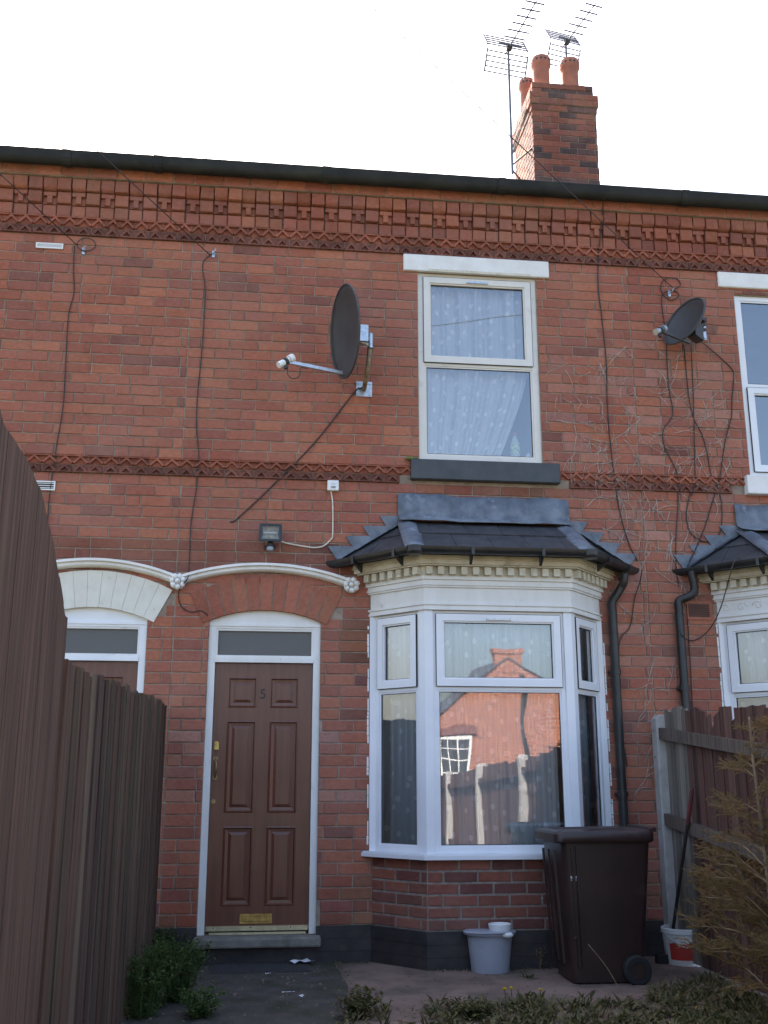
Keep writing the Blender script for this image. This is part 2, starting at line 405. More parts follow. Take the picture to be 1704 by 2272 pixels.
def hidden_by_fence(x, z):
    d = Vector((x, 0, z)) - CAM; zz = d.dot(cf_); u = 852 + FPX * d.dot(cx_) / zz; v = 1136 - FPX * d.dot(cu_) / zz
    return (u < 345 and v > 1560) or (u < 130 and v > 1250) or (u > 1500 and v > 1620)
def place_bricks(wall, pieces, limit, y=-.0):
    """the bricks that show largest become objects, the rest one mesh"""
    sc = []
    for p in pieces:
        xm, zm = (p[0] + p[1]) / 2, (p[2] + p[3]) / 2
        vis = in_view((xm, 0, zm)) and not hidden_by_fence(xm, zm)
        d2 = (Vector((xm, 0, zm)) - CAM).length_squared
        sc.append((-(p[1] - p[0]) * (p[3] - p[2]) / d2 if vis else 1, p))
    sc.sort(key=lambda t: t[0]); many = MB()
    for i, (s, p) in enumerate(sc):
        w = p[1] - p[0] - JT; h = p[3] - p[2] - JT; xm, zm = (p[0] + p[1]) / 2, (p[2] + p[3]) / 2
        col = brick_col(xm, zm); yo = y + rnd.uniform(-.0025, .0025)
        if i < limit and s < 0:
            ws = round(w / .004) * .004
            child('brick', brick_mesh(ws, h, rnd.randrange(3)), 'brick', wall, (xm, yo, zm), (rnd.uniform(-.012, .012), rnd.uniform(-.006, .006), rnd.uniform(-.008, .008)), col)
        else:
            b0 = len(many.v)
            many.bev(-w / 2, w / 2, 0, .07, -h / 2, h / 2, .004, col)
            a = rnd.uniform(-.006, .006); t = rnd.uniform(-.01, .01)
            for j in range(b0, len(many.v)):
                X, Y, Z = many.v[j]
                many.v[j] = (xm + X + a * Z + rnd.uniform(-.0015, .0015), yo + Y + t * Z * .5 + (rnd.uniform(-.001, .001) if Y < .05 else 0), zm + Z - a * X + rnd.uniform(-.0014, .0014))
    if many.f:
        o = many.build('brickwork', 'brick_many', wall); o['kind'] = 'stuff'
def wall_sheet(x0, x1, z0, z1, openings, y, depth, parent, mat='mortar', name='wall'):
    xs = sorted({x0, x1, *[v for o in openings for v in o[:2] if x0 < v < x1]}); zs = sorted({z0, z1, *[v for o in openings for v in o[2:] if z0 < v < z1]})
    b = MB()
    for i in range(len(xs) - 1):
        for j in range(len(zs) - 1):
            xm, zm = (xs[i] + xs[i + 1]) / 2, (zs[j] + zs[j + 1]) / 2
            if any(o[0] < xm < o[1] and o[2] < zm < o[3] for o in openings): continue
            b.add([(xs[i], y, zs[j]), (xs[i + 1], y, zs[j]), (xs[i + 1], y, zs[j + 1]), (xs[i], y, zs[j + 1])], [(0, 1, 2, 3)])
            b.add([(xs[i], y + depth, zs[j]), (xs[i + 1], y + depth, zs[j]), (xs[i + 1], y + depth, zs[j + 1]), (xs[i], y + depth, zs[j + 1])], [(3, 2, 1, 0)])
    for (a, c, d, e) in openings:
        b.add([(a, y, d), (a, y + depth, d), (a, y + depth, e), (a, y, e)], [(0, 1, 2, 3)])
        b.add([(c, y, d), (c, y + depth, d), (c, y + depth, e), (c, y, e)], [(3, 2, 1, 0)])
        b.add([(a, y, e), (c, y, e), (c, y + depth, e), (a, y + depth, e)], [(0, 1, 2, 3)])
        b.add([(a, y, d), (c, y, d), (c, y + depth, d), (a, y + depth, d)], [(3, 2, 1, 0)])
    return b.build(name, mat, parent)
# level lines of the facade
Z_PL, Z_LB0, Z_LB1, Z_UB0, Z_UB1 = .258, 3.643, 3.785, 5.712, 5.880
ROWS = [(5.880, 5.990), (5.990, 6.102), (6.102, 6.215)]; Z_TC = (6.215, 6.322); Z_G1 = 6.372

# zigzag band tiles
def bar2(b, a, c, w, y0, y1):
    a = Vector((a[0], a[1])); c = Vector((c[0], c[1])); d = (c - a).normalized(); n_ = Vector((-d.y, d.x)) * w / 2
    b.prism([a - n_, c - n_, c + n_, a + n_], y0, y1)
def tile_upper(w, h):
    b = MB(); g_ = .003
    b.box(-w / 2 + g_, w / 2 - g_, .016, .06, 0, h - .003)
    b.box(-w / 2 + g_, w / 2 - g_, -.006, .0158, h - .013, h - .003)
    for k in (0, 1):
        x = -w / 2 + w * (.25 + .5 * k)
        bar2(b, (x - w * .232, .007), (x, h - .016), .018, -.005 + .0004 * k, .0162)
        bar2(b, (x, h - .016), (x + w * .232, .007), .018, -.0056 + .0004 * k, .0164)
    return b.mesh('zigzag_tile')
def tile_lower(w, h):
    b = MB(); g_ = .003
    b.box(-w / 2 + g_, w / 2 - g_, .016, .06, 0, h - .004)
    b.box(-w / 2 + g_, w / 2 - g_, -.006, .0158, 0, .011)
    for k in (0, 1):
        x = -w / 2 + w * (.25 + .5 * k)
        bar2(b, (x - w * .205, .010), (x, h - .014), .020, -.005 + .0004 * k, .0162)
        bar2(b, (x, h - .014), (x + w * .205, .010), .020, -.0056 + .0004 * k, .0164)
        pts = [(x + .026 * math.cos(t), h - .020 + .016 * math.sin(t)) for t in [math.pi * q / 5 for q in range(6)]]
        b.prism(pts, -.0065 + .0004 * k, .0166)
    return b.mesh('zigzag_tile')
TW = .2375
_tu, _tl = tile_upper(TW, .08), tile_lower(TW, .078)
for t in (_tu, _tl): t.materials.append(M['terracotta_tile'])
def bands(wall, x0, x1, skip, seed):
    r = random.Random(seed)
    for (zb, zt) in ((Z_LB0, Z_LB1), (Z_UB0, Z_UB1)):
        hm = (zt - zb) / 2
        for me, z, off in ((_tl, zb, TW / 2), (_tu, zb + hm, 0)):
            x = math.floor((x0 - off) / TW) * TW + off + TW / 2
            while x < x1 + TW / 2:
                if x - TW / 2 > x0 - .12 and x + TW / 2 <= x1 + .12 and not any(a - .08 < x < b_ + .08 and zb < zz < zt + .05 for a, b_, zz in skip):
                    k = r.uniform(.75, 1.1); c = (.30 * k, .105 * k, .068 * k) if me is _tu else (.19 * k, .078 * k, .058 * k)
                    o = child('zigzag_tile', me, 'terracotta_tile', wall, (x, -.0125, z), (0, r.uniform(-.004, .004), 0), c); o.scale.z = hm / .08
                x += TW
# corbelled eaves course pieces
CW = .1187
def cor_plain(h): return MB().bev(-CW / 2 + .004, CW / 2 - .004, 0, .12, .004, h - .003, .005).mesh('corbel_brick')
def cor_round(h):
    b = MB(); w = CW / 2 - .005; n_ = 6
    prof = [(0.0, h - .004), (0.0, h * .45)] + [(.055 * (1 - math.cos(math.pi / 2 * q / n_)), h * .45 * (1 - math.sin(math.pi / 2 * q / n_)) + .006) for q in range(1, n_ + 1)] + [(.12, .006), (.12, h - .004)]
    vs = [(-w, y, z) for y, z in prof] + [(w, y, z) for y, z in prof]; m_ = len(prof)
    b.add(vs, [tuple(range(m_)), tuple(range(2 * m_ - 1, m_ - 1, -1))] + [(i, m_ + i, m_ + (i + 1) % m_, (i + 1) % m_) for i in range(m_)])
    return b.mesh('corbel_brick')
def cor_tee(h):
    b = MB(); w = CW / 2 - .005
    b.box(-w, w, .012, .12, .004, h - .003); b.box(-w + .002, w - .002, -.016, .0118, h - .04, h - .005); b.box(-.021, .021, -.014, .0116, .006, h - .0405)
    return b.mesh('corbel_brick')
COR = {('p', i): cor_plain(ROWS[i][1] - ROWS[i][0]) for i in range(3)}
COR[('r', 2)] = cor_round(ROWS[2][1] - ROWS[2][0]); COR[('t', 1)] = cor_tee(ROWS[1][1] - ROWS[1][0])
for m_ in COR.values(): m_.materials.append(M['brick'])
def eaves(wall, x0, x1, seed):
    r = random.Random(seed); k0 = math.ceil((x0 - .01) / CW)
    back = MB(); back.box(x0, x1, .03, .12, ROWS[0][0], Z_TC[1]); back.build('eaves_backing', 'mortar', wall)
    k = k0
    while k * CW + CW / 2 < x1 + .06:
        x = k * CW
        for i, (za, zb) in enumerate(ROWS):
            c = rnd.choice(PAL); q = r.uniform(.72, 1.0); c = tuple(v * q for v in c)
            if k % 2: me, y = COR[('p', i)], (-.004, -.030, -.058)[i]
            elif i == 0: me, y = COR[('p', 0)], .006
            elif i == 1: me, y = COR[('t', 1)], -.006
            else: me, y = COR[('r', 2)], -.056
            child('corbel_brick', me, 'brick', wall, (x + r.uniform(-.002, .002), y + r.uniform(-.006, .004), za), (r.uniform(-.015, .015), r.uniform(-.02, .02), r.uniform(-.03, .03)), c)
        k += 1
    x = x0
    hw = Z_TC[1] - Z_TC[0]
    while x < x1 - .02:
        w = min(BL + r.uniform(-.004, .004), x1 - x); c = rnd.choice(PAL); q = r.uniform(.9, 1.2)
        me = brick_mesh(round((w - JT) / .004) * .004, hw - JT, r.randrange(3))
        child('corbel_brick', me, 'brick', wall, (x + w / 2, -.085, Z_TC[0] + hw / 2), (0, r.uniform(-.008, .008), 0), tuple(v * q for v in c)); x += w
    back2 = MB(); back2.box(x0, x1, -.078, .029, Z_TC[0] + .002, Z_TC[1] - .001); back2.build('eaves_bed', 'mortar', wall)
def gutter(h, x0, x1, joints):
    b = MB(); prof = []
    for q in range(9):
        t = math.pi + math.pi * q / 8; prof.append((-.160 + .058 * math.cos(t), Z_G1 - .030 + .078 * math.sin(t)))
    prof = [(-.226, Z_G1)] + prof + [(-.096, Z_G1)]
    inn = [(y * .93 - .0118, z * 1.0 + .007) for y, z in prof[::-1]]
    P = prof + inn; n_ = len(P)
    vs = [(x0, y, z) for y, z in P] + [(x1, y, z) for y, z in P]
    b.add(vs, [(i, (i + 1) % n_, n_ + (i + 1) % n_, n_ + i) for i in range(n_)] + [tuple(range(n_ - 1, -1, -1)), tuple(range(n_, 2 * n_))])
    go = b.build('gutter', 'cast_iron', h, auto=True)
    for jx in joints:
        j = MB(); pj = [(-.160 + .065 * math.cos(math.pi + math.pi * q / 8), Z_G1 - .029 + .086 * math.sin(math.pi + math.pi * q / 8)) for q in range(9)]
        pj = [(-.234, Z_G1 + .004)] + pj + [(-.09, Z_G1 + .004)]; m_ = len(pj)
        j.add([(jx - .035, y, z) for y, z in pj] + [(jx + .035, y, z) for y, z in pj], [(i, i + 1, m_ + i + 1, m_ + i) for i in range(m_ - 1)] + [tuple(range(m_ - 1, -1, -1)), tuple(range(m_, 2 * m_))])
        j.tube([(jx, -.160, Z_G1 - .112), (jx, -.160, Z_G1 - .126)], .008, 6)
        j.build('gutter_joint', 'cast_iron', go)
    f = MB(); f.box(x0, x1, -.087, .115, Z_TC[1] + .001, Z_G1 - .02); f.build('fascia_board', 'cast_iron', h)
    rb = MB(); ry, rz = 3.75, Z_G1 + .03 + 3.85 * math.tan(R(29.5))
    rb.add([(x0, -.14, Z_G1 - .02), (x1, -.14, Z_G1 - .02), (x1, ry, rz), (x0, ry, rz), (x0, 7.6, Z_G1), (x1, 7.6, Z_G1),
            (x0, -.08, Z_G1 - .07), (x1, -.08, Z_G1 - .07), (x1, ry, rz - .12), (x0, ry, rz - .12), (x0, 7.55, Z_G1 - .1), (x1, 7.55, Z_G1 - .1)],
           [(0, 1, 2, 3), (3, 2, 5, 4), (6, 9, 8, 7), (9, 10, 11, 8), (0, 6, 7, 1), (4, 5, 11, 10), (0, 3, 9, 6), (3, 4, 10, 9), (1, 7, 8, 2), (2, 8, 11, 5)])
    rb.build('roof', 'slate_roof', h)
    bk = MB(); bk.box(x0, x1, 7.2, 7.35, 0, Z_G1 - .06); bk.build('back_wall', 'mortar', h)

# ------------------------------------------------------------------ joinery
def window_unit(parent, O, U, N, w, z0, z1, zt, mat='upvc', fr=.052, sash_top=True, sash_bot=False, vent=True, name='window', fdepth=.06):
    """frame in the plane through O along U, facing N; transom centred at zt. frame > pane"""
    O = Vector(O); U = Vector(U); N = Vector(N)
    f = MB(); d0, d1 = -fdepth, 0.0
    f.obox(O, U, N, 0, fr, d0, d1, z0, z1); f.obox(O, U, N, w - fr, w, d0, d1, z0, z1)
    f.obox(O, U, N, fr, w - fr, d0, d1 - .001, z0, z0 + fr); f.obox(O, U, N, fr, w - fr, d0, d1 - .001, z1 - fr * .75, z1)
    tb = .034
    f.obox(O, U, N, fr, w - fr, d0, d1 - .0015, zt - tb / 2, zt + tb / 2)
    fo = f.build(name, mat, parent)
    panes = []
    for (a, b_, sash) in ((z0 + fr, zt - tb / 2, sash_bot), (zt + tb / 2, z1 - fr * .75, sash_top)):
        if sash:
            s = .052; e = .007
            m_ = MB(); L, Rr, B, T = fr - e, w - fr + e, a - e, b_ + e
            m_.obox(O, U, N, L, L + s, -.05, .016, B, T); m_.obox(O, U, N, Rr - s, Rr, -.05, .016, B, T)
            m_.obox(O, U, N, L + s, Rr - s, -.05, .0155, B, B + s); m_.obox(O, U, N, L + s, Rr - s, -.05, .0155, T - s, T)
            # sloping glazing beads
            for (u0, u1, q0, q1) in ((L + s, L + s + .012, B + s, T - s), (Rr - s - .012, Rr - s, B + s, T - s)):
                m_.obox(O, U, N, u0, u1, -.03, .005, q0, q1)
            for (q0, q1) in ((B + s, B + s + .012), (T - s - .012, T - s)):
                m_.obox(O, U, N, L + s + .012, Rr - s - .012, -.03, .0045, q0, q1)
            m_.build('sash', mat, fo)
            g0 = MB(); g0.obox(O, U, N, L - .004, L, -.02, .0155, B, T); g0.obox(O, U, N, Rr, Rr + .004, -.02, .0155, B, T)
            g0.obox(O, U, N, L, Rr, -.02, .0145, B - .004, B); g0.obox(O, U, N, L, Rr, -.02, .0145, T, T + .004); g0.build('seal', 'seal', fo)
            q = (L + s + .012, Rr - s - .012, B + s + .012, T - s - .012)
        else:
            m_ = MB(); s = .014
            for (u0, u1, q0, q1) in ((fr, fr + s, a, b_), (w - fr - s, w - fr, a, b_)): m_.obox(O, U, N, u0, u1, -.03, -.008, q0, q1)
            for (q0, q1) in ((a, a + s), (b_ - s, b_)): m_.obox(O, U, N, fr + s, w - fr - s, -.03, -.0085, q0, q1)
            m_.build('glazing_bead', mat, fo)
            q = (fr + s, w - fr - s, a + s, b_ - s)
        p_ = MB()
        p_.add([O + U * u + N * -.018 + Vector((0, 0, z)) for u, z in ((q[0] - .003, q[2] - .003), (q[1] + .003, q[2] - .003), (q[1] + .003, q[3] + .003), (q[0] - .003, q[3] + .003))], [(0, 1, 2, 3)])
        p_.build('pane', 'glass', fo)
        e = .005; s_ = MB()
        for (u0, u1, z_0, z_1) in ((q[0], q[0] + e, q[2], q[3]), (q[1] - e, q[1], q[2], q[3]), (q[0] + e, q[1] - e, q[2], q[2] + e), (q[0] + e, q[1] - e, q[3] - e, q[3])):
            s_.obox(O, U, N, u0, u1, -.0175, -.012, z_0, z_1)
        s_.build('gasket', 'seal', fo)
    if vent:
        v = MB(); um = w * .5; v.obox(O, U, N, um - .095, um + .095, .016, .030, z1 - fr * .75 - .038, z1 - fr * .75 - .022)
        v.build('trickle_vent', 'galvanised', fo)
    return fo
def curtain(parent, O, U, N, u0, u1, z0, z1, depth, right=None, seed=1, amp=.022, folds=9, name='curtain'):
    O = Vector(O); U = Vector(U); N = Vector(N); b = MB(); r = random.Random(seed); nu, nz = 110, 26
    ph = [r.uniform(0, 6.28) for _ in range(4)]; uvs = []
    fr_ = [folds * r.uniform(.8, 1.2), folds * 2.3, folds * .45]
    for j in range(nz + 1):
        z = z0 + (z1 - z0) * j / nz; re = right(z) if right else u1
        for i in range(nu + 1):
            s = i / nu; u = u0 + (re - u0) * s
            d = amp * (math.sin(6.283 * fr_[0] * s + ph[0] + .5 * math.sin(z * 2 + ph[1])) * .7 + .45 * math.sin(6.283 * fr_[1] * s + ph[2] + .3 * z) + .6 * math.sin(6.283 * fr_[2] * s + ph[3]))
            b.v.append(tuple(O + U * u + N * (-depth + d) + Vector((0, 0, z)))); uvs.append((u0 + (u1 - u0) * s * 1.35, z))
    for j in range(nz):
        for i in range(nu):
            a = j * (nu + 1) + i; b.f.append([a, a + 1, a + nu + 2, a + nu + 1]); b.c.append(None)
    me = b.mesh(name, True); me.materials.append(M['net_curtain'])
    ul = me.uv_layers.new(name='uv'); ul.data.foreach_set('uv', [c for lp in me.loops for c in uvs[lp.vertex_index]])
    return link(name, me, None, parent)
def room(parent, x0, x1, y0, y1, z0, z1):
    b = MB(); b.add([(x, y, z) for z in (z0, z1) for y in (y0, y1) for x in (x0, x1)], [(2, 3, 7, 6), (0, 4, 6, 2), (1, 3, 7, 5), (0, 2, 3, 1), (4, 5, 7, 6)])
    b.build('interior', 'wall_inside', parent)

def door_set(h, wall, cx, hw, z0, zspr, rise, ring_out, painted, numbered):
    """segmental-arched doorway: frame, head board, transom light, panelled leaf, arch ring, step"""
    Rr = (hw * hw + rise * rise) / (2 * rise); zc = zspr + rise - Rr
    def arc(r, x): return zc + math.sqrt(max(r * r - (x - cx) ** 2, 0))
    # frame
    f = MB(); fw = .052; yf0, yf1 = .030, .115
    f.box(cx - hw, cx - hw + fw, yf0, yf1, z0, zspr - .01); f.box(cx + hw - fw, cx + hw, yf0, yf1, z0, zspr - .01)
    zt0, zt1 = 2.168, 2.208
    f.box(cx - hw + fw, cx + hw - fw, yf0 - .012, yf1, zt0, zt1)
    zh = zspr - .035
    f.box(cx - hw + fw, cx + hw - fw, yf0 + .002, yf1, zh - .022, zh)
    fo = f.build('door_frame', 'upvc' if painted else 'wood_white', h)
    # beads round the transom light
    bd = MB(); e = .016
    bd.box(cx - hw + fw, cx - hw + fw + e, yf0 + .008, yf1 - .02, zt1, zh - .022); bd.box(cx + hw - fw - e, cx + hw - fw, yf0 + .008, yf1 - .02, zt1, zh - .022)
    bd.box(cx - hw + fw + e, cx + hw - fw - e, yf0 + .0085, yf1 - .02, zt1, zt1 + e); bd.box(cx - hw + fw + e, cx + hw - fw - e, yf0 + .0085, yf1 - .02, zh - .022 - e, zh - .022)
    bd.build('glazing_bead', 'wood_white', fo)
    gz = MB(); gz.box(cx - hw + fw + e - .003, cx + hw - fw - e + .003, yf0 + .03, yf0 + .036, zt1 + e - .003, zh - .022 - e + .003); gz.build('transom_pane', 'glass_obscure', fo)
    N_ = 14; xs = [cx - hw + .002 + (2 * hw - .004) * i / N_ for i in range(N_ + 1)]
    hb = MB(); poly = [(xs[0], zh), (xs[-1], zh)] + [(x, arc(Rr, x) + .012) for x in xs[::-1]]
    hb.prism(poly, yf0 + .006, yf1); hb.build('head_board', 'upvc' if painted else 'wood_white', fo)
    hm = MB(); hm.box(cx - hw + .001, cx + hw - .001, yf0 - .006, yf0 + .0055, zh - .004, zh + .014); hm.build('head_moulding', 'upvc' if painted else 'wood_white', fo)
    # leaf
    x0, x1, zb = cx - hw + fw + .003, cx + hw - fw - .003, z0 + .025
    yl = yf0 + .028; W = x1 - x0; H = zt0 - .004 - zb
    st, mu = .105 / .76 * W, .10 / .76 * W
    colx = [(x0 + st, x0 + (W - mu) / 2), (x0 + (W + mu) / 2, x1 - st)]
    rowz = [(zb + .16, zb + .66), (zb + .79, zb + 1.46), (zb + 1.56, zb + 1.815)]
    rowz = [(zb + H * .085, zb + H * .375), (zb + H * .425, zb + H * .775), (zb + H * .825, zb + H * .945)]
    lf = MB(); zs = [zb] + [v for r_ in rowz for v in r_] + [zt0 - .004]; xs2 = [x0, colx[0][0], colx[0][1], colx[1][0], colx[1][1], x1]
    for i in range(5):
        for j in range(len(zs) - 1):
            if i in (1, 3) and j in (1, 3, 5): continue
            lf.add([(xs2[i], yl, zs[j]), (xs2[i + 1], yl, zs[j]), (xs2[i + 1], yl, zs[j + 1]), (xs2[i], yl, zs[j + 1])], [(0, 1, 2, 3)])
    lf.box(x0, x1, yl + .014, yl + .04, zb, zt0 - .004)
    lf.add([(x0, yl, zb), (x0, yl + .0138, zb), (x0, yl + .0138, zt0 - .004), (x0, yl, zt0 - .004)], [(0, 1, 2, 3)]); lf.add([(x1, yl, zb), (x1, yl + .0138, zb), (x1, yl + .0138, zt0 - .004), (x1, yl, zt0 - .004)], [(3, 2, 1, 0)])
    dr = lf.build('door', 'door_paint', h)
    for (a, b_) in colx:
        for (c, d) in rowz:
            p_ = MB()
            rects = [(0, yl), (.010, yl - .004), (.018, yl + .010), (.040, yl + .012), (.062, yl + .003)]
            vs = []
            for q, y in rects: vs += [(a + q, y, c + q), (b_ - q, y, c + q), (b_ - q, y, d - q), (a + q, y, d - q)]
            fs = [(4 * k + i, 4 * k + (i + 1) % 4, 4 * k + 4 + (i + 1) % 4, 4 * k + 4 + i) for k in range(4) for i in range(4)] + [(16, 17, 18, 19)]
            p_.add(vs, fs); p_.build('panel', 'door_paint', dr)
    if numbered:
        tc = bpy.data.curves.new('numeral', 'FONT'); tc.body = '5'; tc.size = .105; tc.extrude = .003; tc.align_x = 'CENTER'
        to = bpy.data.objects.new('tmp', tc); COL.objects.link(to)
        me = bpy.data.meshes.new_from_object(to.evaluated_get(bpy.context.evaluated_depsgraph_get())); bpy.data.objects.remove(to)
        me.name = 'door_number'; me.materials.clear(); me.materials.append(M['numeral'])
        me.transform(Matrix.Translation((cx - .005, yl - .003, zb + H * .862)) @ Matrix.Rotation(R(90), 4, 'X'))
        link('door_number', me, None, dr)
        lx = x0 + .03
        def zpx(py): return wp(470, py, yl).z
        k = MB(); zk = zpx(1653); k.box(lx - .014, lx + .02, yl - .014, yl, zk - .034, zk + .0); k.tube([(lx + .003, yl - .018, zk + .012), (lx + .003, yl, zk + .012)], .017, 14)
        k.build('rim_lock', 'brass', dr)
        ha = MB(); za, zb2 = zpx(1683), zpx(1725)
        ha.tube(smooth_path([(lx, yl - .004, za), (lx + .004, yl - .035, za - .02), (lx + .008, yl - .045, (za + zb2) / 2), (lx + .002, yl - .035, zb2 + .02), (lx - .002, yl - .004, zb2)], 4), .0075, 8)
        for z in (za, zb2): ha.tube([(lx, yl - .006, z), (lx, yl, z)], .018, 12)
        ha.build('pull_handle', 'brass_tarnished', dr)
        kl = MB(); zk = zpx(1778); kl.tube([(lx - .004, yl - .005, zk), (lx - .004, yl, zk)], .016, 16); kl.build('keyhole_cover', 'brass_tarnished', dr)
        lp = MB(); a, c = wp(532, 2030, yl).x, wp(603, 2030, yl).x; z_0, z_1 = wp(560, 2049, yl).z, wp(560, 2027.5, yl).z
        t = .014
        for bx_ in ((a, c, z_0, z_0 + t), (a, c, z_1 - t, z_1)): lp.box(bx_[0], bx_[1], yl - .008, yl, bx_[2], bx_[3])
        lp.box(a, a + t, yl - .0078, yl, z_0 + t, z_1 - t); lp.box(c - t, c, yl - .0078, yl, z_0 + t, z_1 - t)
        lp.box(a + t + .003, c - t - .003, yl - .005, yl, z_0 + t + .003, z_1 - t - .003)
        lp.build('letter_plate', 'brass', dr)
        wb = MB(); wb.box(x0 + .004, x1 - .004, yl - .02, yl - .0005, zb + .0, zb + .032); wb.build('weather_bar', 'aluminium', dr)
        ts = MB(); ts.box(x0 + .03, x1 - .02, yl - .03, yl + .02, z0 + .0005, z0 + .016); ts.build('threshold_strip', 'aluminium', h)
        sc = MB()
        for sx in (.06, .33, .62): sc.tube([(x0 + sx, yl - .0225, zb + .022), (x0 + sx, yl - .019, zb + .022)], .005, 8)
        sc.build('screw', 'seal', dr)
    # arch ring
    ro = ring_out; ang = math.asin(min((hw + .05) / Rr, .99)); nb = 11; da = 2 * ang / nb
    v = MB(); r0, r1 = Rr, Rr + ro; hg = JT / 2 if not painted else .0012
    pts = [(r0, -da / 2 + hg / r0), (r0, da / 2 - hg / r0), (r1, da / 2 - hg / r1), (r1, -da / 2 + hg / r1)]
    v.prism([(r * math.sin(t), r * math.cos(t)) for r, t in pts], 0, .11)
    vm = v.mesh('arch_brick'); vm.materials.append(M['painted_brick' if painted else 'brick'])
    for i in range(nb):
        c = rnd.choice(PAL[:3] + PAL[5:6]); q = rnd.uniform(.85, 1.15)
        child('arch_brick', vm, 'brick', wall, (cx, -.007 + rnd.uniform(-.0015, .0015), zc), (0, -ang + da * (i + .5), 0), tuple(x * q for x in c))
    am = MB(); N2 = 16; aa = [-ang + .02 + (2 * ang - .04) * i / N2 for i in range(N2 + 1)]
    am.prism([(cx + (Rr + .004) * math.sin(t), zc + (Rr + .004) * math.cos(t)) for t in aa] + [(cx + (r1 - .004) * math.sin(t), zc + (r1 - .004) * math.cos(t)) for t in aa[::-1]], -.001, .108)
    am.build('arch_joint', 'painted_brick' if painted else 'mortar', wall)
    # dark hall behind the leaf
    rb = MB(); rb.box(cx - hw + .01, cx + hw - .01, .118, .135, z0, zspr + rise); rb.build('interior', 'wall_inside', h)
    return zc, Rr
pm('numeral', (.012, .011, .012), rough=.45)

def hood(h, cx, half, ztop, drop, bosses):
    """moulded label over the doorway, with carved rosettes at its ends"""
    Rr = (half * half + drop * drop) / (2 * drop); zc = ztop - Rr; a = math.asin(half / Rr); n_ = 30
    prof = [(0, 0), (0, -.075), (-.012, -.078), (-.026, -.040), (-.034, 0)]   # (r offset, y)
    prof = [(.0, .0), (.0, -.072), (-.020, -.072), (-.0225, -.046), (-.030, -.052), (-.046, -.052), (-.058, -.040), (-.062, -.022), (-.064, .0)]
    b = MB(); m_ = len(prof)
    for i in range(n_ + 1):
        t = -a + 2 * a * i / n_
        for r, y in prof: b.v.append((cx + (Rr + r) * math.sin(t), y, zc + (Rr + r) * math.cos(t)))
    for i in range(n_):
        for k in range(m_ - 1): b.f.append([i * m_ + k, i * m_ + k + 1, (i + 1) * m_ + k + 1, (i + 1) * m_ + k]); b.c.append(None)
    b.f += [list(range(m_)), [n_ * m_ + k for k in range(m_ - 1, -1, -1)]]; b.c += [None, None]
    ho = b.build('hood_moulding', 'stone_white', h, auto=True)
    zb = zc + (Rr - .04) * math.cos(a)
    for sx in bosses:
        r = random.Random(int(sx * 7 + cx * 10)); q = MB(); c = Vector((cx + sx * half, 0, zb - .004))
        q.tube([c + Vector((0, -.055, 0)), c], .060, 12)
        for k in range(7):
            t = k * 6.283 / 7 + .3; p = c + Vector((.043 * math.cos(t), -.062, .043 * math.sin(t)))
            q.lathe([(.004, -.024), (.018, -.014), (.024, 0), (.018, .014), (.004, .024)], p, 7, r.uniform(.8, 1.2), 1)
        q.lathe([(.004, -.022), (.016, -.012), (.022, 0), (.016, .012), (.004, .022)], c + Vector((0, -.078, 0)), 8)
        q.build('rosette', 'stone_white', ho, smooth=True)

# ------------------------------------------------------------------ bay window
def offset_plan(P, d):
    """P: A(wall) B C D(wall); outward offset by d, ends kept on Y=0"""
    A, B, C_, D = [Vector(p) for p in P]
    def ln(p, q):
        t = (q - p).normalized(); n_ = Vector((t.y, -t.x)); return p + n_ * d, t     # outward = right of A->B ... (towards -Y)
    L = [ln(A, B), ln(B, C_), ln(C_, D)]
    def isect(l1, l2):
        (p, t), (q, s) = l1, l2; den = t.x * s.y - t.y * s.x; k = ((q - p).x * s.y - (q - p).y * s.x) / den; return p + t * k
    a = L[0][0] + L[0][1] * ((A.y - L[0][0].y) / L[0][1].y); e = L[2][0] + L[2][1] * ((D.y - L[2][0].y) / L[2][1].y)
    return [a, isect(L[0], L[1]), isect(L[1], L[2]), e]
def clip_poly(poly, a, b_, keep_left=True):
    out = []; n_ = len(poly)
    def sd(p): return (b_[0] - a[0]) * (p[1] - a[1]) - (b_[1] - a[1]) * (p[0] - a[0])
    for i in range(n_):
        p, q = poly[i], poly[(i + 1) % n_]; dp, dq = sd(p), sd(q)
        if dp >= 0: out.append(p)
        if dp * dq < 0:
            t = dp / (dp - dq); out.append((p[0] + (q[0] - p[0]) * t, p[1] + (q[1] - p[1]) * t))
    return out
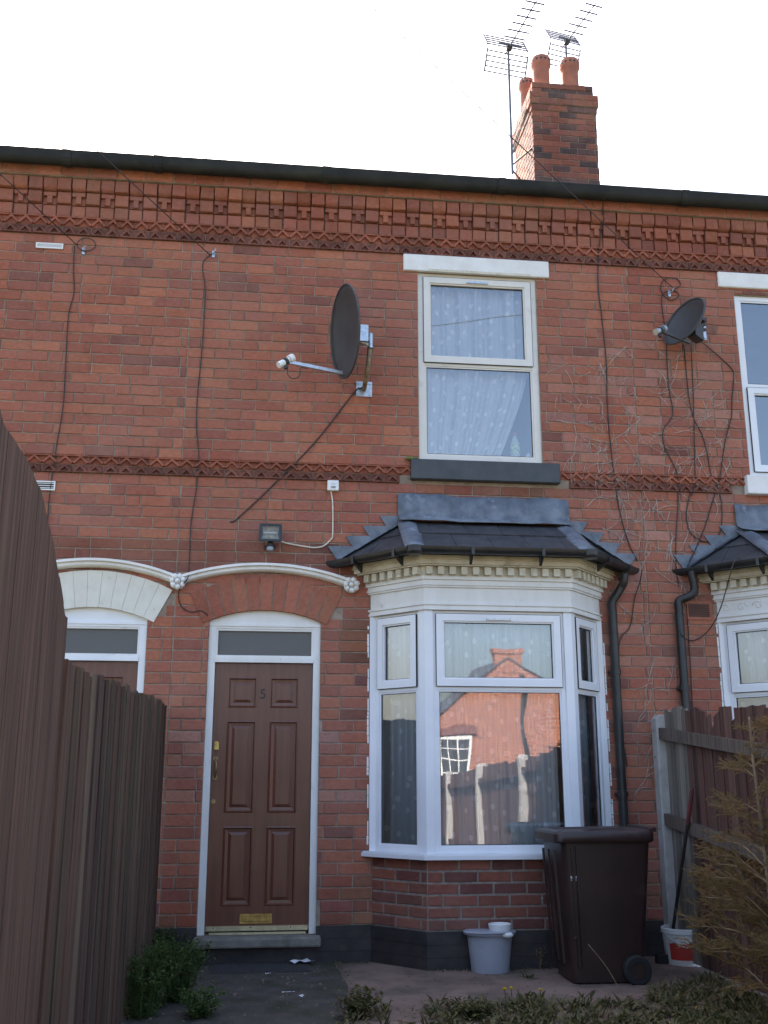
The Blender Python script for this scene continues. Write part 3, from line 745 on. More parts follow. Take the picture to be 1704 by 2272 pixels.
def slates(parent, tri, rows, width, seed):
    """tri: 3-D polygon, first edge is the eave, listed counter-clockwise seen from outside"""
    P = [Vector(p) for p in tri]; U = (P[1] - P[0]).normalized(); Nn = (P[1] - P[0]).cross(P[-1] - P[0]).normalized(); V = Nn.cross(U)
    poly = [((p - P[0]).dot(U), (p - P[0]).dot(V)) for p in P]; r = random.Random(seed)
    vmax = max(p[1] for p in poly); umin = min(p[0] for p in poly); umax = max(p[0] for p in poly); rh = vmax / rows
    for j in range(rows):
        u = umin - (width / 2 if j % 2 else 0) + .03
        while u < umax:
            g_ = .0018; cell = [(u + g_, j * rh), (u + width - g_, j * rh), (u + width - g_, (j + 1) * rh + .0), (u + g_, (j + 1) * rh)]
            c = cell
            for i in range(len(poly)): c = clip_poly(c, poly[i], poly[(i + 1) % len(poly)]) if c else c
            u += width
            if len(c) < 3 or abs(sum(c[i][0] * c[(i + 1) % len(c)][1] - c[(i + 1) % len(c)][0] * c[i][1] for i in range(len(c)))) < .004: continue
            b = MB(); m_ = len(c); lift = r.uniform(0, .002)
            top = [P[0] + U * a + V * v + Nn * (.016 + lift - .010 * (v - j * rh) / rh) for a, v in c]; bot = [P[0] + U * a + V * v + Nn * (.004 - .002) for a, v in c]
            b.add(top + bot, [tuple(range(m_))] + [(i, m_ + i, m_ + (i + 1) % m_, (i + 1) % m_) for i in range(m_)])
            b.build('slate', 'slate', parent)
    b = MB(); b.add([p for p in P] + [p - Vector((0, 0, .05)) for p in P], [tuple(range(len(P))), tuple(range(2 * len(P) - 1, len(P) - 1, -1))]); b.build('roof_deck', 'slate', parent)

def make_bay(h, wall, dx, mat, down_side, seed, frieze_carved=False):
    A, B, C_, D = (.845 + dx, 0), (1.20 + dx, -.40), (2.335 + dx, -.40), (2.685 + dx, 0)
    P = [A, B, C_, D]
    zs, zc = .775, 2.535
    # brick base, plinth, sill
    base = MB(); base.prismz(offset_plan(P, -.006) , 0.0, .738); bw = base.build('bay_wall', 'mortar_bay', h)
    pieces = []
    Pp = [Vector((*p, 0)) for p in P]; cs = courses(Z_PL, .738, 6)
    for (a, b_, fi) in ((0, 1, 0), (1, 2, 1), (2, 3, 2)):
        p, q = Pp[a], Pp[b_]; t = (q - p).normalized(); L = (q - p).length; rz = math.atan2(t.y, t.x)
        for i, (z, hh) in enumerate(cs):
            x = -(.12 if (i + fi) % 2 else 0.0); r = random.Random(seed + i * 7 + fi)
            while x < L - .012:
                w = min(BL * 1.02 + r.uniform(-.008, .008), L - x); x0 = max(x, 0); w2 = x + w - x0; x += w
                if w2 < .03: continue
                me = brick_mesh(round((w2 - JT * 1.6) / .004) * .004, hh - JT * 1.6, r.randrange(3))
                c = rnd.choice([(.20, .062, .045), (.155, .052, .042), (.24, .078, .052), (.13, .046, .04)]); k = r.uniform(.85, 1.2)
                pos = p + t * (x0 + w2 / 2); n_ = Vector((t.y, -t.x, 0))
                pos = pos + n_ * .001
                child('brick', me, 'brick', bw, (pos.x, pos.y, z + hh / 2), (0, 0, rz), tuple(v * k for v in c))
    pl = MB(); pl.prismz(offset_plan(P, .022), -.01, .085); pl.prismz(offset_plan(P, .020), .0865, .170); pl.prismz(offset_plan(P, .022), .1715, Z_PL - .002); pl.build('plinth', 'plinth_paint', h)
    sl = MB(); q = offset_plan(P, .060); sl.prismz(q, .738, .765); q2 = offset_plan(P, .052); sl.prismz(q2, .7655, .7765); so = sl.build('bay_sill', mat, h)
    # frames
    W_ = []
    O3 = lambda p: Vector((p[0], p[1], 0))
    zt = 1.957
    for (p, q, e0, e1, vent) in ((A, B, .02, .052, False), (B, C_, .052, .052, True), (C_, D, .052, .02, False)):
        U = (O3(q) - O3(p)).normalized(); L = (O3(q) - O3(p)).length; N = Vector((U.y, -U.x, 0))
        O = O3(p) + U * e0 - N * .012
        fo = window_unit(h, O, U, N, L - e0 - e1, zs + .002, zc - .002, zt, mat, fr=.042, vent=vent, name='bay_window', fdepth=.055)
        W_.append((O, U, N, L - e0 - e1))
    for p in (B, C_):
        po = MB(); pts = []
        for d_, w in ((.004, 1), ):
            pass
        pp = offset_plan(P, .004); pi_ = offset_plan(P, -.075)
        k = 1 if p == B else 2
        c0 = pp[k]; ci = pi_[k]
        u1 = (pp[k - 1] - c0).normalized(); u2 = (pp[k + 1] - c0).normalized()
        po.prismz([c0 + u1 * .062, c0, c0 + u2 * .062, ci + u2 * .045, ci, ci + u1 * .045][::-1], zs + .001, zc - .001)
        po.build('corner_post', mat, h)
    for p, k in ((A, 0), (D, 3)):
        po = MB(); sg = 1 if k == 0 else -1
        po.box(min(p[0] - .02 * sg, p[0] + .05 * sg), max(p[0] - .02 * sg, p[0] + .05 * sg), -.012, .06, zs + .001, zc - .001); po.build('jamb_post', mat, h)
    for xs_, sd in ((A[0] - .032, 1), (D[0] + .032, 2)):
        r_ = random.Random(seed * 3 + sd); z = .82; ca = MB()
        while z < 2.5:
            L_ = r_.uniform(.02, .11)
            if r_.random() < .7: ca.box(xs_ - .006 + r_.uniform(-.003, .003), xs_ + .006, -.0075, .004, z, min(z + L_, 2.52))
            z += L_ + .004
        ca.build('sealant', 'plastic_white', h)['kind'] = 'stuff'
    # cornice layers
    cor = MB()
    for d0, z0, z1 in ((.022, 2.535, 2.552), (.016, 2.5525, 2.572), (.026, 2.5725, 2.586)): cor.prismz(offset_plan(P, d0), z0, z1)
    fz = cor.build('frieze_moulding', 'wood_white', h)
    fb = MB(); fb.prismz(offset_plan(P, .010), 2.5865, 2.708); fb.build('frieze', 'wood_white', h)
    if frieze_carved:
        cv = MB(); r = random.Random(3)
        for (p, q) in ((A, B), (B, C_)):
            U = (O3(q) - O3(p)).normalized(); N = Vector((U.y, -U.x, 0)); L = (O3(q) - O3(p)).length; n_ = int(L / .12)
            for i in range(n_):
                o = O3(p) + U * (L * (i + .5) / n_) + N * .011 + Vector((0, 0, 2.648))
                pth = [o + U * (.045 * math.cos(t) * (1 - t / 9)) * (1 if i % 2 else -1) + Vector((0, 0, .038 * math.sin(t) * (1 - t / 9))) for t in [k * .6 for k in range(13)]]
                cv.tube(pth, .0045, 5)
        cv.build('frieze_scrolls', 'wood_white', h, smooth=True)
    c2 = MB()
    for d0, z0, z1 in ((.024, 2.7085, 2.722), (.034, 2.7225, 2.736), (.028, 2.7365, 2.765), (.042, 2.7655, 2.792)): c2.prismz(offset_plan(P, d0), z0, z1)
    c2.build('cornice_lower', 'wood_white', h)
    dn = MB(); dn.prismz(offset_plan(P, .040), 2.7925, 2.862); dno = dn.build('dentil_course', 'cornice_cream', h)
    Q = offset_plan(P, .040)
    for a in range(3):
        p, q = O3(Q[a]), O3(Q[a + 1]); U = (q - p).normalized(); L = (q - p).length; N = Vector((U.y, -U.x, 0)); n_ = max(2, round(L / .088))
        for i in range(n_):
            b = MB(); b.obox((0, 0, 0), U, N, -.024, .024, -.002, .044, 0, .058); u = L * (i + .5) / n_; o = p + U * u
            child('dentil', b.mesh('dentil'), 'cornice_cream', dno, (o.x, o.y, 2.799))
    cr = MB()
    for d0, z0, z1 in ((.092, 2.8625, 2.872), (.112, 2.8725, 2.905), (.124, 2.9055, 2.918), (.118, 2.9185, 2.945)): cr.prismz(offset_plan(P, d0), z0, z1)
    cr.build('cornice_crown', 'cornice_cream', h)
    # roof
    E_ = offset_plan(P, .205); ze = 2.968; zr = 3.315
    hl, hr = (1.125 + dx, -.012, zr), (2.415 + dx, -.012, zr)
    e = [Vector((p.x, min(p.y, -.012), ze)) for p in E_]
    rf = MB(); sf = MB(); q = offset_plan(P, .19); sf.prismz(q, 2.946, 2.964); ro = sf.build('bay_roof', 'slate', h)
    slates(ro, [e[1], e[2], hr, hl], 2, .285, seed); slates(ro, [e[0], e[1], hl], 2, .285, seed + 1); slates(ro, [e[2], e[3], hr], 2, .285, seed + 2)
    # lead: hips, cover flashing, stepped flashings
    def strip(p, q, w, off, nm):
        p, q = Vector(p), Vector(q); d = (q - p).normalized(); s = d.cross(Vector((0, 0, 1))).normalized(); up = s.cross(d)
        b = MB(); n_ = 6
        for i in range(n_ + 1):
            c = p + (q - p) * i / n_
            for u, lift in ((-w, -.018), (-w * .5, .002), (0, .012), (w * .5, .002), (w, -.018)): b.v.append(tuple(c + s * u + up * (lift + off) + Vector((0, 0, rnd.uniform(-.002, .002)))))
        for i in range(n_):
            for k in range(4): a = i * 5 + k; b.f.append([a, a + 1, a + 6, a + 5]); b.c.append(None)
        o = b.build(nm, 'lead', ro, smooth=True); md = o.modifiers.new('thickness', 'SOLIDIFY'); md.thickness = .004
    strip(hl, e[1] + Vector((0, -.02, -.01)), .085, .020, 'lead_hip'); strip(hr, e[2] + Vector((0, -.02, -.01)), .085, .020, 'lead_hip')
    cf = MB(); x0, x1 = hl[0] - .075, hr[0] + .06; n_ = 12
    for i in range(n_ + 1):
        x = x0 + (x1 - x0) * i / n_; w = rnd.uniform(-.006, .006)
        cf.v += [(x, -.012, 3.545 + w * 2.0), (x, -.016 - abs(w) * .8, 3.40), (x, -.028, 3.352), (x, -.125, 3.300 + w)]
    for i in range(n_):
        for k in range(3): a = i * 4 + k; cf.f.append([a, a + 1, a + 5, a + 4]); cf.c.append(None)
    o = cf.build('lead_cover_flashing', 'lead', ro, smooth=True); md = o.modifiers.new('thickness', 'SOLIDIFY'); md.thickness = .005; md.offset = 1
    for (ea, hp, sg) in ((e[0], hl, -1), (e[3], hr, 1)):
        n_ = 4; b = MB()
        for i in range(n_):
            t0, t1 = i / n_, (i + 1) / n_
            xa, za = ea.x + (hp[0] - ea.x) * t0, ea.z + (zr - ea.z) * t0; xb, zb = ea.x + (hp[0] - ea.x) * t1, ea.z + (zr - ea.z) * t1
            ov = sg * .085
            poly = [(xa + ov * 1.0, za + .128), (xa, za - .0), (xb, zb - .0), (xb + ov * .1, za + .134)]
            if sg > 0: poly = poly[::-1]
            b.prism(poly, -.0135 - .0003 * i, -.008)
            # turned-out foot lying on the slates
            b.add([(xa, -.0135, za + .004), (xb, -.0135, zb + .004), (xb, -.085, zb - .004 + .012), (xa, -.085, za - .004 + .006)], [(0, 1, 2, 3)])
        b.build('lead_step_flashing', 'lead', ro)
    # gutter with brackets
    Gp = offset_plan(P, .232); gz = 2.972
    gpts = [Vector((p.x, p.y, 0)) for p in Gp]; gb = MB(); prof = []
    for q in range(9): t = math.pi + math.pi * q / 8; prof.append((.05 * math.cos(t), .052 * math.sin(t)))
    prof = prof + [(.043, .002)] + [(.043 * math.cos(math.pi * 2 - math.pi * q / 8), .045 * math.sin(math.pi * 2 - math.pi * q / 8)) for q in range(1, 9)]
    m_ = len(prof); rings = []
    for k in range(4):
        for u, z in prof:
            c = offset_plan(P, .232 - u)[k]; gb.v.append((c.x, c.y, gz + z))
    for k in range(3):
        for i in range(m_): gb.f.append([k * m_ + i, k * m_ + (i + 1) % m_, (k + 1) * m_ + (i + 1) % m_, (k + 1) * m_ + i]); gb.c.append(None)
    gb.f += [list(range(m_)), [3 * m_ + i for i in range(m_)]]; gb.c += [None, None]
    go = gb.build('bay_gutter', 'black_plastic', h, auto=True)
    for k in range(3):
        p, q = gpts[k], gpts[k + 1]; U = (q - p).normalized(); N = Vector((U.y, -U.x, 0)); L = (q - p).length
        for t in ((.32, .72) if k == 1 else (.30, .80)):
            b = MB(); c = p + U * L * t; b.obox(c + Vector((0, 0, gz)), U, N, -.012, .012, -.056, .056, -.057, -.0005)
            b.add([c + U * s + N * n_ + Vector((0, 0, gz + z)) for s in (-.010, .010) for n_, z in ((-.055, -.0575), (.02, -.0575), (-.055, -.115))], [(0, 1, 2), (5, 4, 3), (0, 3, 4, 1), (1, 4, 5, 2), (2, 5, 3, 0)])
            b.build('gutter_bracket', 'black_plastic', go)
        if k:
            j = MB(); c = p; j.lathe([(.05, -.062), (.062, -.04), (.064, .004), (.05, .006)], c + Vector((0, 0, gz)), 14); j.build('gutter_corner', 'black_plastic', go)
    # downpipe
    ex = gpts[3] if down_side > 0 else gpts[0]
    gx = ex.x - .05 * down_side; gy = ex.y - .10
    dpx = 2.80 + dx if down_side > 0 else .60 + dx
    return P, W_, (gx, gy, gz, dpx)
def downpipe(h, pts, r=.034, clips=(), shoe=False):
    b = MB(); b.tube(pts, r, 12); o = b.build('downpipe', 'black_plastic', h, auto=True)
    for z in clips:
        c = MB(); x, y = pts[-1][0], pts[-1][1]; c.tube([(x, y, z - .02), (x, y, z + .02)], r + .006, 12); c.box(x - .05, x + .05, y + .012, -.001, z - .012, z + .012); c.build('pipe_clip', 'black_plastic', o)
    return o

# ------------------------------------------------------------------ houses
def plinth(h, x0, x1, gaps=()):
    b = MB(); xs = x0
    for a, c in list(gaps) + [(x1, x1)]:
        if a - xs > .01:
            for k, (z0, z1) in enumerate(((-.01, .085), (.0865, .17), (.1715, Z_PL - .002))): b.box(xs, a, -.022 - (.002 if k == 1 else 0), .10, z0, z1)
        xs = c
    b.build('plinth', 'plinth_paint', h)
def house(name, label, x0, x1, openings, seed, limit, arcs, sills, joints, pl_gaps):
    h = empty(name, ((x0 + x1) / 2, 0, 0), label, 'house', 'houses of the brick terrace')
    ops = list(openings)
    wall = wall_sheet(x0, x1, Z_PL - .003, ROWS[0][0], ops, .0075, .11, h)
    pieces = []
    for i, (z, hh) in enumerate(courses(Z_PL, Z_LB0, 39)): pieces += lay(x0, x1, z, hh, i, ops, seed, arcs)
    for i, (z, hh) in enumerate(courses(Z_LB1, Z_UB0, 22)): pieces += lay(x0, x1, z, hh, i + 1, ops, seed + 1, arcs)
    place_bricks(wall, pieces, limit)
    bands(wall, x0, x1, sills, seed); eaves(wall, x0, x1, seed); gutter(h, x0, x1, joints); plinth(h, x0, x1, pl_gaps)
    return h, wall

# --- number 5 --------------------------------------------------------------
DC, DH = .008, .430
W5 = (1.232, 2.278, 3.842, 5.552)
ops5 = [(DC - DH, DC + DH, .20, 2.575), W5, (.83, 2.70, .74, 2.96)]
arcs5 = [(DC, 2.58 - 1.0775, 1.0775 + .24, DH + .11)]
XL, XR = -.695, 3.11
h5, wall5 = house('terraced_house', 'red brick terraced house with brown door numbered 5 and white bay window', XL, XR, ops5, 11, 205, arcs5, [(1.155, 2.405, Z_LB0 + .05)], (.42, 1.95), [(DC - DH, DC + DH)])
door_set(h5, wall5, DC, DH, .20, 2.487, .088, .255, False, True)
hood(h5, DC - .01, .675, 2.937, .118, (-1, 1))
stp = MB(); stp.box(DC - DH - .02, DC + DH + .03, -.13, .10, .128, .197); so = stp.build('door_step', 'stone_step', h5)
md = so.modifiers.new('bevel', 'BEVEL'); md.width = .014; md.segments = 2
sb = MB(); sb.box(DC - DH - .0, DC + DH + .0, -.06, .10, 0, .1275); sb.build('step_riser', 'plinth_paint', h5)
# upper window, lintel and sill
wu = window_unit(h5, (W5[0], .028, 0), (1, 0, 0), (0, -1, 0), W5[1] - W5[0], W5[2], W5[3], 4.715, 'upvc_old', fr=.058)
ln = MB(); ln.box(1.105, 2.395, -.022, .10, W5[3] + .001, 5.709); lo = ln.build('lintel', 'stone_white', h5); md = lo.modifiers.new('bevel', 'BEVEL'); md.width = .006; md.segments = 1
lc = MB(); lc.prism([(1.30, W5[3] - .0), (2.24, W5[3] - .0), (2.21, W5[3] + .022), (1.33, W5[3] + .022)], -.0245, -.0225); lc.build('lintel_chip', 'cornice_cream', h5)
sl = MB(); sl.box(1.155, 2.405, -.062, .027, 3.668, 3.838); so = sl.build('window_sill', 'sill_dark', h5); md = so.modifiers.new('bevel', 'BEVEL'); md.width = .006; md.segments = 1
room(h5, W5[0] + .0, W5[1] - .0, .119, 2.2, W5[2] - .0, W5[3] + .0)
def redge(z): return .98 if z > 4.72 else .98 - .30 * ((4.72 - z) / .86) ** 1.25
curtain(h5, (W5[0], .028, 0), (1, 0, 0), (0, -1, 0), .02, .98, 3.905, 5.53, .115, redge, 5, .028, 6)
ms = MB(); q = wp(905, 1022, -.02)
ms.lathe([(.01, -.014), (.045, -.010), (.06, .0), (.045, .010), (.01, .014)], (1.165, -.02, 3.848), 9, 1, .6); ms.build('moss', 'moss', h5, smooth=True)
P5, W5s, g5 = make_bay(h5, wall5, 0, 'upvc', 1, 21)
ib = MB(); ib.add([(x, y, z) for z in (.77, 2.55) for x, y in ((.86, .119), (.86, 2.4), (2.68, 2.4), (2.68, .119))], [(0, 1, 5, 4), (1, 2, 6, 5), (2, 3, 7, 6), (0, 3, 2, 1), (4, 5, 6, 7)]); ib.build('interior', 'wall_inside', h5)
for i, (O, U, N, L) in enumerate(W5s):
    curtain(h5, O, U, N, (-.02 if i == 0 else .06 if i == 1 else .06), L - (.06 if i < 2 else -.02), .79, 2.52, .115, None, 30 + i, .028, (3, 8, 3)[i])
gx, gy, gz, dpx = g5
downpipe(h5, smooth_path([(gx - .06, -.10, gz - .03), (gx - .06, -.10, gz - .12), (gx - .075, -.07, gz - .17)], 4) + smooth_path([(2.83, -.055, 2.74), (2.79, -.05, 2.68), (2.79, -.05, 2.60)], 4) + [(2.79, -.05, 1.30), (2.79, -.05, .02)], .034, (2.12, 1.18))

# --- left neighbour --------------------------------------------------------
LC, LH = -1.312, .415
LX = -4.4
hL, wallL = house('terraced_house', 'red brick terraced house with cream painted door arch behind the brown fence', LX, XL, [(LC - LH, LC + LH, .20, 2.575)], 41, 290, [(LC, 2.58 - 1.0238, 1.0238 + .25, LH + .10)], [], (-1.0, -1.75), [(LC - LH, LC + LH)])
door_set(hL, wallL, LC, LH, .20, 2.487, .088, .285, True, False)
hood(hL, LC - .002, .620, 2.945, .118, (-1,))
for k, (a, b_) in enumerate((((81, 537), (140, 556)), ((77, 1072), (122, 1091)))):
    p, q = wp(*a), wp(*b_); v = MB(); x0, x1 = (p.x, q.x) if k == 0 else (q.x - .225, q.x); z0, z1 = q.z + .008, p.z - .008
    if k: z1 = z0 + .075
    v.box(x0, x1, -.014, -.0045, z0, z0 + .010); v.box(x0, x1, -.014, -.0045, z1 - .010, z1); v.box(x0, x0 + .010, -.0138, -.0045, z0 + .01, z1 - .01); v.box(x1 - .01, x1, -.0138, -.0045, z0 + .01, z1 - .01)
    vo_ = v.build('air_vent', 'plastic_white', hL); n_ = 3
    bk = MB(); bk.box(x0 + .01, x1 - .01, -.0065, -.0045, z0 + .01, z1 - .01); bk.build('vent_shade_sheet', 'seal', vo_)  # black sheet on the wall: shade between the slats put in as colour
    for i in range(n_):
        s = MB(); zz = z0 + .01 + (z1 - z0 - .02) * (i + .5) / n_; s.box(x0 + .01, x1 - .01, -.0125, -.007, zz - .0028, zz + .0028); s.build('vent_slat', 'plastic_white', vo_)
# --- right neighbour -------------------------------------------------------
RX = 7.0; DX = 2.868
WR = (4.095, 5.14, 3.80, 5.50)
hR, wallR = house('terraced_house', 'red brick terraced house with white window sill and scrolled bay frieze beyond the concrete post', XR, RX, [WR, (.83 + DX, 2.70 + DX, .74, 2.96)], 71, 235, [], [(4.03, 5.26, Z_LB0 + .05)], (3.62, 5.3), [])
window_unit(hR, (WR[0], .028, 0), (1, 0, 0), (0, -1, 0), WR[1] - WR[0], WR[2], WR[3], 4.63, 'upvc', fr=.058, sash_top=False, sash_bot=True, vent=False)
ln = MB(); ln.box(3.95, 5.24, -.022, .10, WR[3] + .06, 5.709); lo = ln.build('lintel', 'stone_white', hR); md = lo.modifiers.new('bevel', 'BEVEL'); md.width = .008; md.segments = 1
hd = MB(); hd.box(WR[0] + .001, WR[1] - .001, .02, .10, WR[3] + .001, WR[3] + .059); hd.build('head_packing', 'upvc', hR)
sl = MB(); sl.box(4.03, 5.26, -.062, .027, 3.632, 3.797); so = sl.build('window_sill', 'stone_white', hR); md = so.modifiers.new('bevel', 'BEVEL'); md.width = .006; md.segments = 1
room(hR, WR[0], WR[1], .119, 2.2, WR[2], WR[3] + .06)
PR, WRs, gR = make_bay(hR, wallR, DX, 'upvc', -1, 61, True)
ib = MB(); ib.add([(x + DX, y, z) for z in (.77, 2.55) for x, y in ((.86, .119), (.86, 2.4), (2.68, 2.4), (2.68, .119))], [(0, 1, 5, 4), (1, 2, 6, 5), (2, 3, 7, 6), (0, 3, 2, 1), (4, 5, 6, 7)]); ib.build('interior', 'wall_inside', hR)
for i, (O, U, N, L) in enumerate(WRs):
    curtain(hR, O, U, N, (-.02 if i == 0 else .06), L - (.06 if i < 2 else -.02), .79, 2.52, .12, None, 50 + i, .014, (4, 9, 4)[i])
gx, gy, gz, dpx = gR
p0, p1, p2, p3 = wp(1535, 1298, -.10), wp(1538, 1315, -.07), wp(1508, 1332, -.05), wp(1506, 1345, -.05)
downpipe(hR, smooth_path([(p0.x, -.10, gz - .03), (p1.x, -.09, p1.z), (p2.x, -.05, p2.z), (p3.x, -.05, p3.z)], 4) + [(p3.x, -.05, 1.3), (p3.x, -.05, .02)], .034, (2.0,))
# terracotta air brick
p, q = wp(1519, 1333), wp(1581, 1376); ab = MB(); ab.box(p.x, q.x, -.008, .02, q.z, p.z); ao = ab.build('air_brick', 'terracotta', hR)
w_ = q.x - p.x; hh = p.z - q.z; op = MB(); op.box(p.x + .025, q.x - .025, -.010, -.0082, q.z + .025, p.z - .025); op.build('vent_shade_sheet', 'seal', ao)  # black sheet on the solid brick, colouring in the shade of its slots
for i in range(6):
    s = MB(); zz = q.z + .028 + (hh - .056) * (i + .5) / 6; s.box(p.x + .025, q.x - .025, -.017, -.0102, zz - .0035, zz + .0035); s.build('vent_slat', 'vent_terracotta', ao)

# ------------------------------------------------------------------ chimney (on the party wall of number 5)
CY = 3.25
c0, c1, ct = wp(1187, 399, CY), wp(1336, 408, CY), wp(1240, 183, CY)
cx0, cx1, ctop = c0.x, c1.x - .02, ct.z
cb = 8.0; chd = .95
ch = MB(); ch.box(cx0 + .008, cx1 - .008, CY + .008, CY + chd - .008, cb, ctop - .177); ch.box(cx0 + .03, cx1 - .03, CY + .03, CY + chd - .03, ctop - .1768, ctop - .004); cho = ch.build('chimney', 'mortar', h5)
n_c = int((ctop - cb) / .0873)
for i in range(n_c):
    z = ctop - (i + 1) * .0873; off = .0
    if i in (0, 1): off = -.018
    if i in (2, 3): off = .030
    if i == 4: off = .012
    a, b_ = cx0 - off, cx1 + off
    for face in range(2):
        L = (b_ - a) if face == 0 else chd + off * 2
        x = -(.115 if (i + face) % 2 else 0); r = random.Random(900 + i * 2 + face)
        while x < L - .01:
            w = min(BL + r.uniform(-.006, .006), L - x); xs_ = max(x, 0); w2 = x + w - xs_; x += w
            if w2 < .03: continue
            me = brick_mesh(round((w2 - JT) / .004) * .004, .0873 - JT, r.randrange(3))
            kq = r.uniform(.6, .85); c = tuple(v * kq for v in r.choice(PAL)) if r.random() < .55 else r.choice([(.10, .055, .05), (.14, .07, .06), (.075, .05, .048)])
            if face == 0: child('chimney_brick', me, 'brick', cho, (a + xs_ + w2 / 2, CY - off, z + .0436), (0, 0, 0), c)
            else: child('chimney_brick', me, 'brick', cho, (a, CY - off + L - xs_ - w2 / 2, z + .0436), (0, 0, -math.pi / 2), c)
    if off > 0:
        k = MB(); k.box(a + .006, b_ - .006, CY - off + .006, CY + chd + off, z + .001, z + .0868); k.build('oversailing_course', 'mortar', cho)
fl = MB(); fl.lathe([(.40, 0), (.30, .05), (.2, .09)], ((cx0 + cx1) / 2, CY + .45, ctop), 4, 1.1, 1.1); 
def pot(px, Y, ptop, rr):
    c = wp(px, ptop, Y); z1 = c.z; z0 = ctop - .02; H = z1 - z0; b = MB()
    b.lathe([(rr * 1.0, 0), (rr * .96, H * .70), (rr * 1.0, H * .73), (rr * 1.14, H * .80), (rr * 1.17, H * .84), (rr * 1.17, H * .96), (rr * 1.10, H), (rr * .9, H), (rr * .85, H * .5)], (c.x, Y, z0), 20)
    o = b.build('chimney_pot', 'terracotta', cho, auto=True); hb = MB()
    for k in range(14):
        t = 6.283 * k / 14; d = Vector((math.cos(t), math.sin(t), 0)); p = Vector((c.x, Y, z0 + H * .89)); hb.tube([p + d * rr * 1.15, p + d * rr * 1.182], .017, 6)
    hb.build('pot_hole_shade', 'seal', o)  # solid black discs: the shade inside the crown holes, painted on the rim
pot(1199, CY + .30, 133, .115); pot(1263, CY + .30, 139, .115); pot(1168, CY + .78, 182, .10)

# ------------------------------------------------------------------ television aerials
def aerial(label, base, top, boom_dir, boom_len, n_el, refl, extra=()):
    base, top = Vector(base), Vector(top)
    a = empty('television_aerial', base, label, 'aerial', 'television aerials by the chimney')
    m_ = MB(); m_.tube([base, top], .018, 8); m_.build('mast', 'aerial_alloy', a)
    d = Vector(boom_dir).normalized(); s = d.cross(Vector((0, 0, 1))).normalized(); up = s.cross(d)
    b = MB(); o = top + Vector((0, 0, -.01)); b.tube([o - d * .12, o + d * boom_len], .010, 6); b.build('boom', 'aerial_alloy', a)
    for i in range(n_el):
        t = boom_len * (i + .6) / n_el; c = o + d * t; L = .155 - .035 * i / n_el; e = MB(); e.tube([c - s * L + up * .012, c + s * L + up * .012], .011, 5)
        e.lathe([(.006, -.008), (.016, 0), (.006, .01)], c, 6); e.build('element', 'aerial_alloy', a)
    for sg in (-1, 1):
        r_ = MB(); w = refl * .5
        for k in range(5):
            q = o - d * (.02 + .03 * k) + up * sg * (.05 + .055 * k); r_.tube([q - s * w, q + s * w], .0095, 5)
        q0, q1 = o - d * .01 + up * sg * .03, o - d * .15 + up * sg * .28
        for sx in (-w, w): r_.tube([q0 + s * sx, q1 + s * sx], .014, 5)
        r_.build('reflector', 'aerial_alloy', a)
    bx_ = MB(); bx_.obox(o + d * .03, s, d, -.035, .035, -.03, .03, -.03, .03); bx_.build('dipole_box', 'dish_grey', a)
    for p, q in extra:
        e = MB(); e.tube([p, q], .014, 6); e.build('wall_bracket', 'rusty_pole', a)
    return a
b1 = wp(1137, 385, CY - .15); t1 = wp(1125, 108, CY - .15); t1.x = b1.x - .0
aerial('aerial on a tall thin mast strapped beside the chimney', b1, t1, (.16, -1, 0), .90, 7, .56, [((b1.x, b1.y, b1.z + .25), (cx0 + .01, CY + .2, wp(1177, 230, CY + .2).z)), ((b1.x, b1.y, b1.z + .12), (cx0 + .01, CY + .1, b1.z + .55)), ((b1.x, b1.y, b1.z + .05), (cx0 + .01, CY + .35, b1.z + .10))])
t2 = wp(1255, 95, CY + .42)
aerial('small aerial on a short mast rising behind the chimney pots', (t2.x, t2.y, ctop - .02), t2, (.22, -1, 0), .80, 6, .46)

